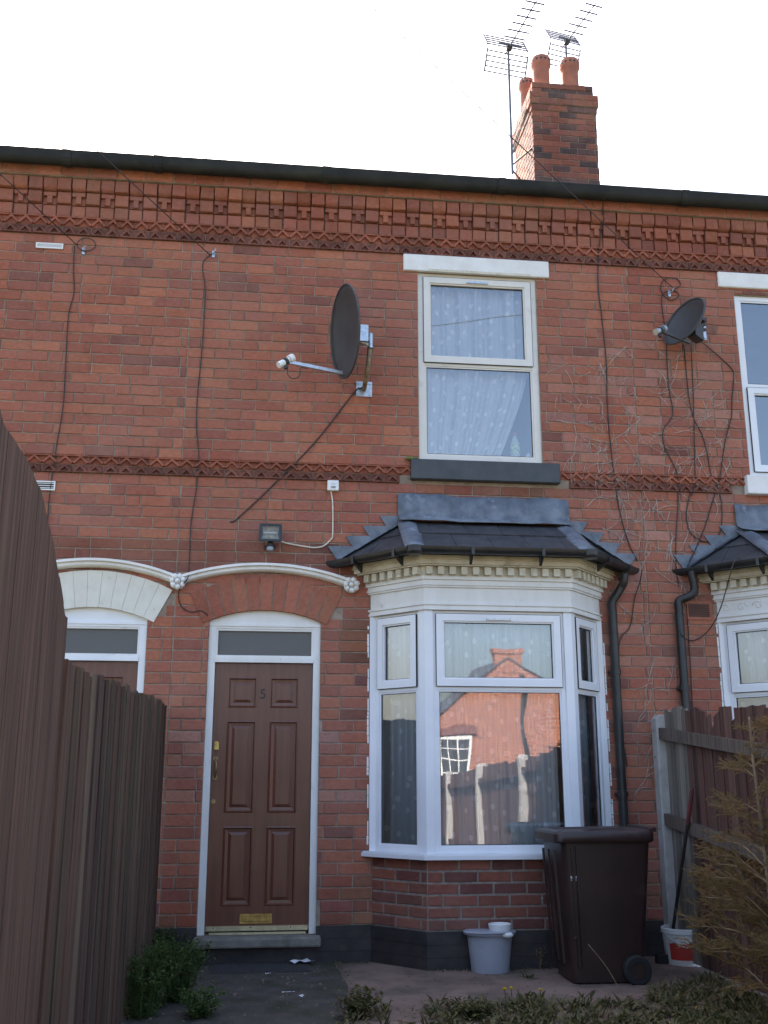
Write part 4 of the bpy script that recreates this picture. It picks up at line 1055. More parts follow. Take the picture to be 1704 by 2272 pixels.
# ------------------------------------------------------------------ satellite dishes
def dish(label, C_, nrm, rw, rh, lnb, plate, pole, arm_from, dark='dish_grey', lnb_mat='plastic_white', holes=True):
    C_ = Vector(C_); n_ = Vector(nrm).normalized(); s = Vector((0, 0, 1)).cross(n_).normalized(); u = n_.cross(s)
    d = empty('satellite_dish', Vector(plate), label, 'satellite dish', 'satellite dishes on the wall')
    b = MB(); K, J = 40, 8; dp = .075
    for side, off in ((0, 0.0), (1, -.008)):
        for j in range(J + 1):
            r = j / J
            for k in range(K):
                t = 6.283185 * k / K; b.v.append(tuple(C_ + s * rw * r * math.cos(t) + u * rh * r * math.sin(t) + n_ * (dp * (r * r - 1) + off)))
    Q = (J + 1) * K
    for side in (0, 1):
        for j in range(J):
            for k in range(K):
                a, c = side * Q + j * K + k, side * Q + j * K + (k + 1) % K; f = [a, c, c + K, a + K]
                if j == 0: f = [a, c + K, a + K]
                b.f.append(f if side == 0 else f[::-1]); b.c.append(None)
    for k in range(K):
        a, c = J * K + k, J * K + (k + 1) % K; b.f.append([a, c, c + Q, a + Q]); b.c.append(None)
    b.build('reflector', dark, d, smooth=True)
    rim = MB(); rim.tube([C_ + s * rw * math.cos(t) + u * rh * math.sin(t) - n_ * .004 for t in [6.283185 * k / K for k in range(K + 1)]], .009, 6, False); rim.build('rim', dark, d, smooth=True)
    af, lp = Vector(arm_from), Vector(lnb); ar = MB(); ad = (lp - af).normalized(); sd = ad.cross(Vector((0, 0, 1))).normalized(); ud = sd.cross(ad)
    ar.obox(af, ad, sd, -.03, (lp - af).length - .03, -.011, .011, -.013, .013, V=ud); ar.build('arm', 'galvanised' if holes else dark, d)
    l_ = MB(); aim = (C_ - lp).normalized(); l_.tube([lp - aim * .075, lp - aim * .02, lp - aim * .0195, lp + aim * .035], [.026, .026, .019, .021], 12)
    l_.tube([lp + aim * .035, lp + aim * .0355, lp + aim * .075], [.021, .034, .034], 14); l_.build('receiver', lnb_mat, d, auto=True)
    cl = MB(); cl.tube([lp - aim * .012, lp + aim * .012], .030, 12); cl.obox(lp, Vector((1, 0, 0)), Vector((0, 1, 0)), -.012, .012, -.012, .012, -.06, .0); cl.build('receiver_clamp', 'seal', d)
    pp = [Vector(p) for p in pole]; m_ = MB(); m_.tube(smooth_path(pp, 4) if len(pp) > 2 else pp, .019, 10); m_.build('pole', 'rusty_pole' if holes else dark, d, auto=True)
    bk = MB(); bc = C_ - n_ * .10; pt = pp[-1]
    bk.tube([bc + u * -.06, pt + Vector((0, 0, -.10))], .016, 6); bk.tube([bc + u * -.02, pt + Vector((0, 0, -.05))], .016, 6); bk.obox(bc, n_, s, -.09, .010, -.045, .045, -.09, .05)
    bk.build('mount_bracket', 'galvanised' if holes else dark, d)
    P_ = Vector(plate); pl = MB(); pl.box(P_.x - .066, P_.x + .066, -.011, -.0035, P_.z - .066, P_.z + .066); po = pl.build('wall_plate', 'galvanised', d)
    bo = MB()
    for sx in (-1, 1):
        for sz in (-1, 1): bo.tube([(P_.x + sx * .048, -.020, P_.z + sz * .048), (P_.x + sx * .048, -.0112, P_.z + sz * .048)], .010, 6)
    bo.build('bolt', 'galvanised', po)
    return d
pc = wp(808, 863, -.012)
pt = wp(822, 742, -.36); pm_ = wp(818, 800, -.33); pb_ = wp(810, 850, -.14)
dc = wp(764, 735, -.40)
al = wp(752, 826, -.43); lnb = wp(634, 802, -.62)
dish('large dark grey satellite dish on a bent pole between door and window', dc, (-.95, -.24, -.09), .345, .378, lnb, (pc.x, 0, pc.z), [(pc.x, -.012, pc.z), (pb_.x, -.18, pb_.z), (pm_.x, -.32, pm_.z), (pt.x, -.36, pt.z)], al)
pg = MB(); pg.tube([(pt.x, -.36, pt.z - .12), (pt.x, -.36, pt.z + .005)], .0215, 10); pg.build('pole_sleeve', 'galvanised', bpy.data.objects['satellite_dish'], auto=True)
cb_ = MB(); cb_.tube(smooth_path([lnb + Vector((.02, 0, -.03)), lnb + Vector((.015, 0, -.10)), lnb + Vector((.06, 0, -.14)), lnb + Vector((.11, 0, -.11)), lnb + Vector((.115, .02, -.04)), lnb + Vector((.17, .05, -.03))], 5), .004, 5); cb_.build('feed_cable', 'cable_black', bpy.data.objects['satellite_dish'])
d2 = wp(1517, 712, -.24); l2 = wp(1464, 733, -.46); a2 = wp(1525, 758, -.28); q2 = wp(1551, 738, -.01)
dish('small slate grey mini dish with silver receiver beside the dangling cables', d2, (-.86, -.36, .36), .23, .225, l2, (q2.x, 0, q2.z), [(q2.x, -.012, q2.z), (q2.x - .01, -.10, q2.z + .02), (q2.x - .02, -.18, q2.z + .05)], a2, lnb_mat='galvanised', holes=False)

# ------------------------------------------------------------------ floodlight, junction box
fz = empty('security_floodlight', (wp(600, 1178).x, 0, wp(600, 1178).z), 'black security floodlight with motion sensor above the brown door', 'floodlight')
p0, p1 = wp(577, 1161, -.13), wp(624, 1199, -.13); xa, xb, za, zb = p0.x, p1.x, p1.z, p0.z
b = MB(); b.add([(xa, -.125, za - .006), (xb, -.125, za - .006), (xb, -.105, zb), (xa, -.105, zb), (xa + .03, -.055, za + .02), (xb - .03, -.055, za + .02), (xb - .03, -.045, zb - .01), (xa + .03, -.045, zb - .01)], [(4, 7, 6, 5), (0, 4, 5, 1), (1, 5, 6, 2), (2, 6, 7, 3), (3, 7, 4, 0)])
b.build('housing', 'black_plastic', fz)
b = MB(); t = .014
def fy(z): return -.125 + .02 * (z - za) / (zb - za)
for (x0, x1, z0, z1) in ((xa - .004, xa + t, za - .008, zb + .004), (xb - t, xb + .004, za - .008, zb + .004), (xa + t, xb - t, za - .008, za + t - .004), (xa + t, xb - t, zb - t, zb + .004)):
    b.add([(x0, fy(z0) - .010, z0), (x1, fy(z0) - .010, z0), (x1, fy(z1) - .010, z1), (x0, fy(z1) - .010, z1), (x0, fy(z0) + .004, z0), (x1, fy(z0) + .004, z0), (x1, fy(z1) + .004, z1), (x0, fy(z1) + .004, z1)], [(0, 1, 2, 3), (0, 4, 5, 1), (1, 5, 6, 2), (2, 6, 7, 3), (3, 7, 4, 0)])
b.build('bezel', 'black_plastic', fz)
b = MB(); n_ = 26
for i in range(n_):
    x0, x1 = xa + t + (xb - xa - 2 * t) * i / n_, xa + t + (xb - xa - 2 * t) * (i + 1) / n_; xm = (x0 + x1) / 2
    for j in range(6):
        z0, z1 = za + .006 + (zb - za - .012) * j / 6, za + .006 + (zb - za - .012) * (j + 1) / 6
        def dpt(zz): return fy(zz) + .012 + .038 * math.sin(math.pi * (zz - za) / (zb - za))
        b.add([(x0, dpt(z0), z0), (xm, dpt(z0) + .004, z0), (x1, dpt(z0), z0), (x1, dpt(z1), z1), (xm, dpt(z1) + .004, z1), (x0, dpt(z1), z1)], [(0, 1, 4, 5), (1, 2, 3, 4)])
b.build('reflector', 'lamp_reflector', fz)
b = MB(); b.tube([(xa + .03, -.095, (za + zb) / 2), (xb - .03, -.095, (za + zb) / 2)], .006, 8); b.build('halogen_tube', 'plastic_white', fz)
b = MB(); b.add([(xa + t, fy(za + .006) - .004, za + .006), (xb - t, fy(za + .006) - .004, za + .006), (xb - t, fy(zb - t) - .004, zb - t), (xa + t, fy(zb - t) - .004, zb - t)], [(0, 1, 2, 3)]); b.build('front_glass', 'lamp_glass', fz)
b = MB(); xm = (xa + xb) / 2; b.box(xm - .02, xm + .02, -.07, -.004, za - .03, za + .012); b.box(xm - .045, xm + .045, -.016, -.004, za - .045, za - .02); b.build('wall_bracket', 'black_plastic', fz)
b = MB(); b.tube([(xm, -.075, za - .018), (xm, -.078, za - .045)], .026, 14); b.build('sensor_body', 'black_plastic', fz, auto=True)
b = MB(); b.lathe([(.027, 0), (.028, -.012), (.026, -.026), (.012, -.032)][::-1], (xm, -.078, za - .045), 14); b.build('sensor_lens', 'bucket_grey', fz, auto=True)
p0, p1 = wp(726.5, 1065, -.03), wp(752, 1089, -.03); jb = empty('junction_box', ((p0.x + p1.x) / 2, 0, p0.z), 'white plastic junction box with barcode label under the zigzag band', 'junction box')
b = MB(); b.box(p0.x, p1.x, -.036, -.003, p1.z, p0.z); o = b.build('box', 'plastic_white', jb); md = o.modifiers.new('bevel', 'BEVEL'); md.width = .009; md.segments = 3
b = MB(); xm, zm = (p0.x + p1.x) / 2, (p0.z + p1.z) / 2; b.box(xm - .024, xm + .024, -.0368, -.0362, zm - .030, zm + .024); lb = b.build('label', 'paper', jb)
b = MB(); r = random.Random(2); x = xm - .016
while x < xm + .016:
    w = r.uniform(.0012, .003); b.box(x, x + w, -.0374, -.037, zm - .024, zm - .008); x += w + r.uniform(.001, .0022)
b.box(xm - .014, xm + .014, -.0374, -.037, zm + .010, zm + .0125); b.build('barcode', 'seal', lb)

# ------------------------------------------------------------------ cables
def cable(label, pts, r=.0045, mat='cable_black', Y=-.010, k=6, world_pts=False, clips=0, name='cable'):
    w = [Vector(p) for p in pts] if world_pts else [wp(*p[:2], p[2] if len(p) > 2 else Y) for p in pts]
    b = MB(); pth = smooth_path(w, k); b.tube(pth, r, 6); o = b.build(name, mat)
    tag(o, label, 'cable', 'cables on the brick wall')
    for i in range(clips):
        c = pth[int(len(pth) * (i + .7) / (clips + .4)) % len(pth)]; m_ = MB(); m_.box(c.x - .006, c.x + .006, c.y - .005, c.y + .006, c.z - .004, c.z + .004); m_.build('clip', mat, o)
    return o
cable('white cable looping from the junction box down to the floodlight', [(734, 1090, -.014), (738, 1118), (738, 1185), (733, 1198), (718, 1211), (700, 1215), (680, 1213), (650, 1208), (632, 1204), (617, 1197, -.05)], .0055, 'cable_white', clips=5)
cable('black cable running diagonally from the satellite pole down towards the floodlight', [(815, 852, -.10), (800, 862, -.03), (785, 872), (700, 980), (600, 1082), (530, 1148), (517, 1157), (511, 1158, .0)], .006)
cable('thin black cable falling from the wire hook to the rosette between the doors', [(475, 563), (466, 566), (452, 580), (450, 600), (455, 640), (452, 720), (446, 800), (438, 880), (436, 950), (441, 1010), (436, 1080), (424, 1160), (420, 1250), (416, 1284, -.085), (399, 1304, -.05), (397, 1330), (405, 1348), (425, 1358), (445, 1355), (459, 1364), (465, 1378, .02)], .0045)
cable('thin black cable hanging from the small ring bracket past the white vents', [(165, 545), (163, 600), (164, 650), (152, 700), (146, 800), (140, 900), (126, 985), (115, 1060), (108, 1120), (104, 1190), (100, 1300)], .0045)
cable('long black cable dropping beside the bedroom window past the bay roof', [(1339, 440, -.19), (1338, 455, -.11), (1334, 500, -.03), (1329, 560), (1327, 630), (1336, 710), (1345, 800), (1347, 880), (1352, 960), (1362, 1050), (1374, 1130), (1395, 1205), (1415, 1245)], .0048)
cable('cable coiled in two loops on the bracket above the mini dish', [(1497, 642), (1510, 632), (1502, 619), (1480, 617), (1468, 628), (1467, 645), (1478, 660), (1492, 666), (1506, 657), (1500, 647), (1484, 646), (1472, 652), (1468, 670), (1472, 705), (1478, 745), (1480, 800), (1484, 860), (1492, 905), (1491, 925), (1474, 950), (1470, 970), (1476, 995), (1494, 1030), (1504, 1060), (1504, 1130), (1500, 1190), (1500, 1260), (1506, 1300)], .0045)
cable('cable hanging straight below the mini dish to a wide loop', [(1516, 765, -.06), (1520, 790), (1524, 840), (1530, 890), (1540, 930), (1558, 965), (1570, 1010), (1578, 1055), (1590, 1075), (1600, 1110), (1602, 1150), (1596, 1185), (1580, 1199), (1560, 1201), (1540, 1190), (1526, 1168), (1524, 1130), (1534, 1085)], .0045)
cable('cable running straight down the wall under the mini dish', [(1533, 765, -.06), (1535, 800), (1538, 870), (1540, 950), (1542, 1040), (1543, 1070), (1535, 1100)], .004)
cable('cable sagging from the mini dish towards the white framed window', [(1542, 750, -.10), (1565, 765, -.03), (1600, 795), (1625, 820), (1628, 840), (1624, 890), (1623, 925), (1612, 965), (1604, 1010), (1597, 1060), (1582, 1110), (1560, 1180), (1525, 1258, -.03)], .0045)
cable('loose black cable looping across the air brick and bay frieze', [(1511, 1330, -.02), (1504, 1370, -.02), (1510, 1405, -.10), (1530, 1421, -.03), (1555, 1414), (1580, 1388, -.10), (1600, 1345, -.30), (1616, 1290, -.55), (1627, 1250, -.62), (1642, 1225, -.60)], .0045)
cable('cable running down behind the drainpipe beside the air brick', [(1523, 1340), (1528, 1420), (1532, 1480), (1536, 1560), (1540, 1640)], .004)
cable('cable crossing the bay downpipe below the gutter', [(1424, 1265, -.12), (1420, 1290, -.03), (1408, 1330), (1398, 1390), (1376, 1420), (1368, 1500), (1370, 1590), (1385, 1660), (1392, 1700)], .0042)
def wire(label, pa, pb, Yb, ext):
    a = wp(*pa, -.012); b_ = wp(*pb, Yb); d = b_ - a; e = a + d * ext; n_ = 16; b = MB(); pts = []
    for i in range(n_ + 1):
        t = i / n_; q = a + (e - a) * t; q.z -= .10 * ext * .3 * math.sin(math.pi * t) * 0; pts.append(q)
    b.tube(pts, .0042, 5); o = b.build('overhead_wire', 'cable_black'); tag(o, label, 'wire', 'overhead telephone wires')
wire('overhead wire crossing the sky and chimney to the bracket above the mini dish', (1497, 643), (808, 0), -2.6, 2.4)
wire('overhead wire meeting the hook above the large satellite dish', (466, 566), (222, 340), -1.2, 5.0)
wire('overhead wire meeting the ring bracket near the upper white vent', (172, 545), (10, 395), -1.2, 5.0)
def bracket(label, px, py, ring):
    p = wp(px, py); e = empty('wire_bracket', (p.x, 0, p.z), label, 'bracket', 'telephone wire brackets'); b = MB()
    b.box(p.x - .012, p.x + .012, -.012, -.003, p.z - .03, p.z + .03); b.build('plate', 'galvanised', e)
    b = MB(); b.tube(smooth_path([(p.x, -.012, p.z), (p.x + .01, -.05, p.z), (p.x + .02, -.06, p.z + .025)], 4), .005, 6); b.build('hook', 'galvanised', e)
    if ring:
        b = MB(); b.tube([(p.x + .02 + .075 * math.cos(t), -.02, p.z + .055 + .06 * math.sin(t)) for t in [6.283 * k / 20 for k in range(21)]], .004, 5, False); b.build('ring', 'cable_black', e)
bracket('hook where the overhead wire meets the wall left of the large dish', 474, 565, False)
bracket('wire bracket with cable ring beside the upper white vent', 186, 558, True)
bracket('small grey wire bracket inside the coiled cable loops', 1484, 652, False)

# ------------------------------------------------------------------ dead climber on the wall
r = random.Random(12)
climber = empty('dead_climber', (2.7, 0, 2.2), 'pale dead climber stems clinging to the bricks right of the bedroom window', 'climbing plant')
def twig(b, p, ang, L, rad, dep):
    pts = [p]; n_ = max(3, int(L / .04))
    for i in range(n_):
        ang += r.uniform(-.4, .4); q = pts[-1] + Vector((math.cos(ang), 0, math.sin(ang))) * (L / n_); q.y = -.006 - r.uniform(0, .004); pts.append(q)
        if dep and r.random() < .36: twig(b, q, ang + r.choice((-1, 1)) * r.uniform(.4, 1.1), L * r.uniform(.25, .55), rad * .75, dep - 1)
    if all(not (WR[0] - .05 < q.x) and q.x > 2.32 and not (q.z < 3.5 and q.x < 2.55) for q in pts): b.tube(pts, [rad * (1 - .6 * i / len(pts)) for i in range(len(pts))], 4, False)
starts = []
for k in range(130):
    x = r.uniform(2.38, 3.95); z = r.triangular(2.3, 5.2, 4.1)
    if x > 3.5 and z < 3.3: continue
    starts.append((x, z, r.gauss(-1.1, .9), r.uniform(.08, .36), r.uniform(.0020, .0040)))
for k in range(16): starts.append((r.uniform(2.9, 3.4), r.uniform(.9, 2.1), r.gauss(1.4, .5), r.uniform(.15, .4), .003))
for x, z, a_, L_, rd in starts:
    b = MB(); twig(b, Vector((x, -.007, z)), a_, L_, rd, 2)
    if b.f: b.build('stem', 'vine', climber)

# ------------------------------------------------------------------ things on the inner sill
zs_ = W5[2] + .06
bo = empty('bottle', (2.115, .10, zs_), 'plastic bottle with red cap and green label behind the bedroom window', 'bottle')
bx_ = wp(1146, 1020, .10).x
shelf = MB(); shelf.box(W5[0] + .002, W5[1] - .002, .0895, .30, W5[2] + .03, W5[2] + .058); shelf.build('inner_sill', 'plastic_white', h5)
b = MB(); b.lathe([(.036, 0), (.04, .01), (.04, .13), (.038, .16), (.022, .205), (.014, .225), (.014, .235)], (bx_, .135, zs_), 16); b.build('body', 'bottle_liquid', bo, auto=True)
b = MB(); b.lathe([(.041, .06), (.0415, .062), (.0415, .138), (.041, .14)], (bx_, .135, zs_), 16); b.build('label', 'label_green', bo, auto=True)
b = MB(); b.lathe([(.017, .225), (.018, .228), (.018, .255), (.015, .258)], (bx_, .135, zs_), 12); b.build('cap', 'cap_red', bo, auto=True)
bx2 = wp(1174, 1020, .10).x
b = MB(); b.lathe([(.028, 0), (.032, .01), (.030, .035), (.018, .065), (.006, .08)], (bx2, .13, zs_), 14); o = b.build('ornament', 'plastic_white', smooth=True); tag(o, 'small white rounded ornament beside the bottle behind the bedroom window', 'ornament')

# ------------------------------------------------------------------ fences
WOOD = {'brown': (.115, .066, .048), 'dark': (.085, .056, .044), 'grey': (.20, .175, .150), 'red': (.105, .050, .040)}
def fence_panel(label, A, B, top, bottom, bw, palette, rails, rail_side, group, rail_tilt=0.0, rag=.02, gaps=(), thick=.016, rail_h=.07):
    A, B = Vector((*A, 0)), Vector((*B, 0)); U = (B - A).normalized(); L = (B - A).length; N = Vector((-U.y, U.x, 0)) * rail_side
    f = empty('board_fence', A, label, 'fence', group); n_ = round(L / bw); r = random.Random(label)
    for i in range(n_):
        u0 = L * i / n_; u1 = u0 + L / n_ + .012; t = top(u0 + bw / 2) + r.uniform(-rag, rag); t1 = t + r.uniform(-.012, .012)
        if i in gaps: t -= gaps[i]; t1 -= gaps[i] * .6
        b = MB(); n0 = 0 if i % 2 else .006; sk = r.uniform(-.004, .004)
        b.obox(A, U, N, u0, u1 - (.002 if i == n_ - 1 else 0), -thick - n0, -n0, bottom, bottom + .001)
        b.v = []; b.f = []; b.c = []
        vs = [A + U * (u + (sk if zz else 0)) + N * nn + Vector((0, 0, z)) for zz, (za, zb2) in enumerate(((bottom, bottom), (t, t1))) for nn in (-thick - n0, -n0) for u, z in ((u0, za), (u1, zb2))]
        b.add(vs, [(0, 2, 3, 1), (4, 5, 7, 6), (0, 1, 5, 4), (2, 6, 7, 3), (0, 4, 6, 2), (1, 3, 7, 5)])
        c = r.choice(palette) if not callable(palette) else palette(i, n_); k = r.uniform(.8, 1.25)
        o = b.build('board', 'fence_wood', f); o.color = (c[0] * k, c[1] * k, c[2] * k, 1)
    for z in rails:
        b = MB(); za, zb2 = z, z + rail_tilt * L
        vs = [A + U * u + N * nn + Vector((0, 0, zz + dz)) for dz in (0, rail_h) for nn in (.001, .048) for u, zz in ((.0, za), (L, zb2))]
        b.add(vs, [(0, 2, 3, 1), (4, 5, 7, 6), (0, 1, 5, 4), (2, 6, 7, 3), (0, 4, 6, 2), (1, 3, 7, 5)])
        c = r.choice(palette) if not callable(palette) else (.13, .10, .085)
        o = b.build('rail', 'fence_wood', f); o.color = (*c, 1)
    return f
# left boundary: long board fence from the wall, then a taller arch-topped panel
FX = -.715
fy1 = xp(137, 1478, FX).y
z_far, z_near = xp(350, 1547, FX).z, xp(139, 1472, FX).z
pal_l = [WOOD['brown'], WOOD['dark'], (.12, .078, .055), (.10, .07, .05), (.14, .10, .07)]
Lf = -.03 - fy1
fence_panel('dark stained board fence running from the arched panel to the house wall', (FX - .02, -.03), (FX, fy1), lambda u: z_far + (z_near - z_far) * u / Lf, .02, .098, pal_l, (.35, 1.45), -1, 'left boundary fence', 0, .014)
fa = xp(137, 1366, FX); hA, hB = fa.z, xp(0, 945, FX).z
arch_pts = [(xp(px, py, FX).y, xp(px, py, FX).z) for px, py in ((137, 1366), (128, 1305), (108, 1197), (82, 1089), (46, 1012), (0, 945))]
y_a = fy1 - .02; pan = 2.3
def arch_top(u):
    y = y_a - u
    if y >= arch_pts[0][0]: return arch_pts[0][1]
    for (ya, za), (yb, zb2) in zip(arch_pts, arch_pts[1:]):
        if yb <= y <= ya: return za + (zb2 - za) * (ya - y) / (ya - yb)
    y0, z0 = arch_pts[-1]; t = min((y0 - y) / .6, 1.0); zz = z0 + .12 * (1 - (1 - t) ** 2)
    far = y_a - pan; s = (y_a - u) - far
    return min(zz, arch_pts[0][1] + math.sqrt(max(0, 1 - (1 - min(s / .9, 1)) ** 2)) * (z0 + .12 - arch_pts[0][1]))
f2 = empty('board_fence', (FX, y_a, 0), 'tall brown arch-topped fence panel standing along the path', 'fence', 'left boundary fence')
nb = 22; r = random.Random(5)
for i in range(nb):
    u0, u1 = pan * i / nb, pan * (i + 1) / nb + .004; b = MB(); K = 6
    us = [u0 + (u1 - u0) * k / K for k in range(K + 1)]; off = (.0, .0018)[i % 2]
    poly = [(y_a - u, arch_top(u)) for u in us] + [(y_a - u1, .03), (y_a - u0, .03)]
    m_ = len(poly); x0, x1 = FX + .012 + off, FX - .010 + off
    b.add([(x0, y, z) for y, z in poly] + [(x1, y, z) for y, z in poly], [tuple(range(m_)), tuple(range(2 * m_ - 1, m_ - 1, -1))] + [(k, m_ + k, m_ + (k + 1) % m_, (k + 1) % m_) for k in range(m_)])
    o = b.build('board', 'fence_wood', f2); k = r.uniform(.93, 1.07); o.color = (.125 * k, .074 * k, .055 * k, 1)
for z in (.4, 1.4):
    b = MB(); b.box(FX - .055, FX - .012, y_a - pan, y_a, z, z + .07); o = b.build('rail', 'fence_wood', f2); o.color = (.1, .06, .045, 1)
b = MB(); b.box(FX - .10, FX - .025, fy1 - .04, fy1 + .035, 0, 1.7); b.add([], []); o = b.build('fence_post', 'fence_wood'); o.color = (.1, .066, .05, 1); tag(o, 'timber fence post behind the join of the two left fences', 'post')
b = MB(); b.box(FX - .10, FX - .025, y_a - pan - .04, y_a - pan + .035, 0, 1.8); o = b.build('fence_post', 'fence_wood'); o.color = (.1, .066, .05, 1); tag(o, 'timber fence post behind the near end of the arch-topped panel', 'post')
# right boundary
PX = 3.09; py0 = -.17; ztop = xp(1487, 1583, PX).z
def cpost(y, top, label):
    b = MB(); w = .062
    prof = [(-w, 0), (w, 0), (w, top - .035), (w * .5, top), (-w * .5, top), (-w, top - .03)]
    b.prism([(PX + a, z) for a, z in prof], y - .055, y + .055)
    o = b.build('concrete_post', 'concrete_post'); md = o.modifiers.new('bevel', 'BEVEL'); md.width = .008; md.segments = 2
    tag(o, label, 'post', 'concrete fence posts'); 
    hm = MB()
    for z in (top - .12, top - .32, top - .85): hm.tube([(PX - w - .001, y + .01, z), (PX - w + .004, y + .01, z)], .008, 8)
    hm.build('hole_shade_disc', 'seal', o)  # solid black discs painting the shade of fixing holes on the post face
cpost(py0, ztop, 'concrete fence post beside the wheelie bin at the house wall')
pitch_ = 2.42; pal_r = [WOOD['red'], (.11, .055, .045), (.09, .048, .04), (.125, .07, .055)]
rz0 = xp(1503, 1628, PX).z - .03; rz1 = xp(1515, 1818, PX).z - .05
fence_panel('weathered red-brown board fence with broken tops and sloping rails behind the conifer', (PX, py0 - .06), (PX, py0 - pitch_ + .06), lambda u: ztop + .035 - .05 * u, .03, .082,
            lambda i, n_: WOOD['grey'] if i < 5 else pal_r[(i * 7) % 4], (rz0, rz1), -1, 'right boundary fence', -.105, .014, {9: .10, 10: .17, 11: .05, 14: .10}, rail_h=.085)
drop = [0, .13, .25, .33, .38, .42, .44]
ordn = ('second', 'third', 'fourth', 'fifth', 'sixth')
for k in range(1, 7):
    cpost(py0 - pitch_ * k, ztop - drop[k] + .05, 'concrete fence post beside the dry conifer' if k == 1 else 'concrete fence post after the %s fence panel from the house' % (ordn[k - 2]))
    if k < 6: fence_panel('sunlit brown board fence panel, %s from the house wall' % ordn[k - 1], (PX, py0 - pitch_ * k - .06), (PX, py0 - pitch_ * (k + 1) + .06), (lambda kk: lambda u: ztop - drop[kk] - (drop[kk + 1] - drop[kk]) * u / pitch_)(k), .03, .15, pal_r, (rz0 - drop[k] - .02, .35), -1, 'right boundary fence', -.03, .015)

# ------------------------------------------------------------------ wheelie bin
def wheelie_bin():
    C0 = Vector((2.31, -.835, 0)); e = empty('wheelie_bin', C0, 'dark maroon wheelie bin standing in front of the bay window', 'bin')
    def rr(x0, x1, y0, y1, rad, n_=4):
        pts = []
        for cx, cy, a0 in ((x1 - rad, y0 + rad, -90), (x1 - rad, y1 - rad, 0), (x0 + rad, y1 - rad, 90), (x0 + rad, y0 + rad, 180)):
            for k in range(n_ + 1): t = R(a0 + 90 * k / n_); pts.append((cx + rad * math.cos(t), cy + rad * math.sin(t)))
        return pts
    def loft(b, secs):
        base = len(b.v); n_ = len(secs[0][0])
        for pts, z in secs: b.v += [(C0.x + x, C0.y + y, z + (x * sl_)) for x, y in pts]
        for i in range(len(secs) - 1):
            for k in range(n_): a = base + i * n_ + k; c = base + i * n_ + (k + 1) % n_; b.f.append([a, c, c + n_, a + n_]); b.c.append(None)
        b.f.append([base + k for k in range(n_ - 1, -1, -1)]); b.f.append([base + (len(secs) - 1) * n_ + k for k in range(n_)]); b.c += [None, None]
    sl_ = 0.0; b = MB()
    loft(b, [(rr(-.275, .22, -.215, .215, .05), .02), (rr(-.285, .245, -.22, .22, .05), .10), (rr(-.335, .315, -.268, .268, .05), .93), (rr(-.338, .318, -.27, .27, .05), .955), (rr(-.355, .335, -.288, .288, .05), .958), (rr(-.355, .335, -.288, .288, .05), .985)])
    # ribs down the front corner and side
    for x in (-.27, -.235):
        b.add([(C0.x + x * k - .010, C0.y - y - .012, z) for (z, k, y) in ((.12, .87, .225), (.93, 1.0, .268))] + [(C0.x + x * k + .010, C0.y - y - .012, z) for (z, k, y) in ((.12, .87, .225), (.93, 1.0, .268))] + [(C0.x + x * k + .010, C0.y - y + .01, z) for (z, k, y) in ((.12, .87, .225), (.93, 1.0, .268))] + [(C0.x + x * k - .010, C0.y - y + .01, z) for (z, k, y) in ((.12, .87, .225), (.93, 1.0, .268))], [(0, 2, 3, 1), (2, 4, 5, 3), (0, 1, 7, 6), (1, 3, 5, 7), (0, 6, 4, 2)])
    for y in (-.14, 0, .14): b.obox(C0 + Vector((-.338, y, .50)), Vector((-.06, 0, 1)).normalized() * 1.0, Vector((0, 1, 0)), -.36, .40, -.012, .012, -.004, .010, V=Vector((-1, 0, 0)))
    b.build('body', 'bin_plastic', e, auto=True)
    sl_ = .012; b = MB()
    loft(b, [(rr(-.385, .345, -.300, .300, .06), .962), (rr(-.395, .345, -.306, .306, .06), .970), (rr(-.395, .345, -.306, .306, .06), 1.022), (rr(-.382, .338, -.296, .296, .06), 1.038), (rr(-.33, .30, -.25, .25, .06), 1.046), (rr(-.31, .28, -.235, .235, .05), 1.030)])
    b.build('lid', 'bin_plastic', e, auto=True)
    b = MB(); hx, hz = C0.x + .352, 1.045; b.tube([(hx, C0.y - .26, hz), (hx, C0.y + .26, hz)], .018, 10)
    for y in (-.23, -.08, .08, .23): b.box(hx - .085, hx - .005, C0.y + y - .016, C0.y + y + .016, hz - .050, hz - .012)
    b.build('handle', 'bin_plastic', e, auto=True)
    b = MB(); b.tube([(C0.x + .17, C0.y - .262, .10), (C0.x + .17, C0.y + .262, .10)], .011, 8); b.build('axle', 'galvanised', e)
    for s in (-1, 1):
        w = MB(); y = C0.y + s * .25
        prof = [(.055, -.028), (.088, -.028), (.10, -.018), (.10, .018), (.088, .028), (.055, .028)]
        K = 24; base = 0
        for rad, yy in prof:
            for k in range(K): t = 6.283185 * k / K; w.v.append((C0.x + .17 + rad * math.cos(t), y + yy, .10 + rad * math.sin(t)))
        for i in range(len(prof) - 1):
            for k in range(K): a = i * K + k; c = i * K + (k + 1) % K; w.f.append([a, c, c + K, a + K]); w.c.append(None)
        wo = w.build('wheel', 'rubber', e, auto=True)
        hb = MB(); hb.tube([(C0.x + .17, y - .020, .10), (C0.x + .17, y + .020, .10)], .056, 18); hb.build('hub', 'bin_plastic', wo, auto=True)
    # handle-shaped moulding and maker's mark on the side
    b = MB(); lx = C0.x - .262; b.tube(smooth_path([(lx - .01, C0.y - .246, .53), (lx + .02, C0.y - .252, .50), (lx + .03, C0.y - .247, .42), (lx + .02, C0.y - .240, .34), (lx - .005, C0.y - .238, .31)], 5), .006, 6); b.build('side_moulding', 'bin_plastic', e, smooth=True)
    b = MB(); x = lx - .02
    for w, hgt in ((.006, .016), (.005, .012), (.008, .010), (.006, .010), (.004, .018), (.004, .018)):
        b.obox((x, C0.y - .2610, .716), (1, 0, 0), (0, -1, .055), 0, w, 0, .002, 0, hgt); x += w + .003
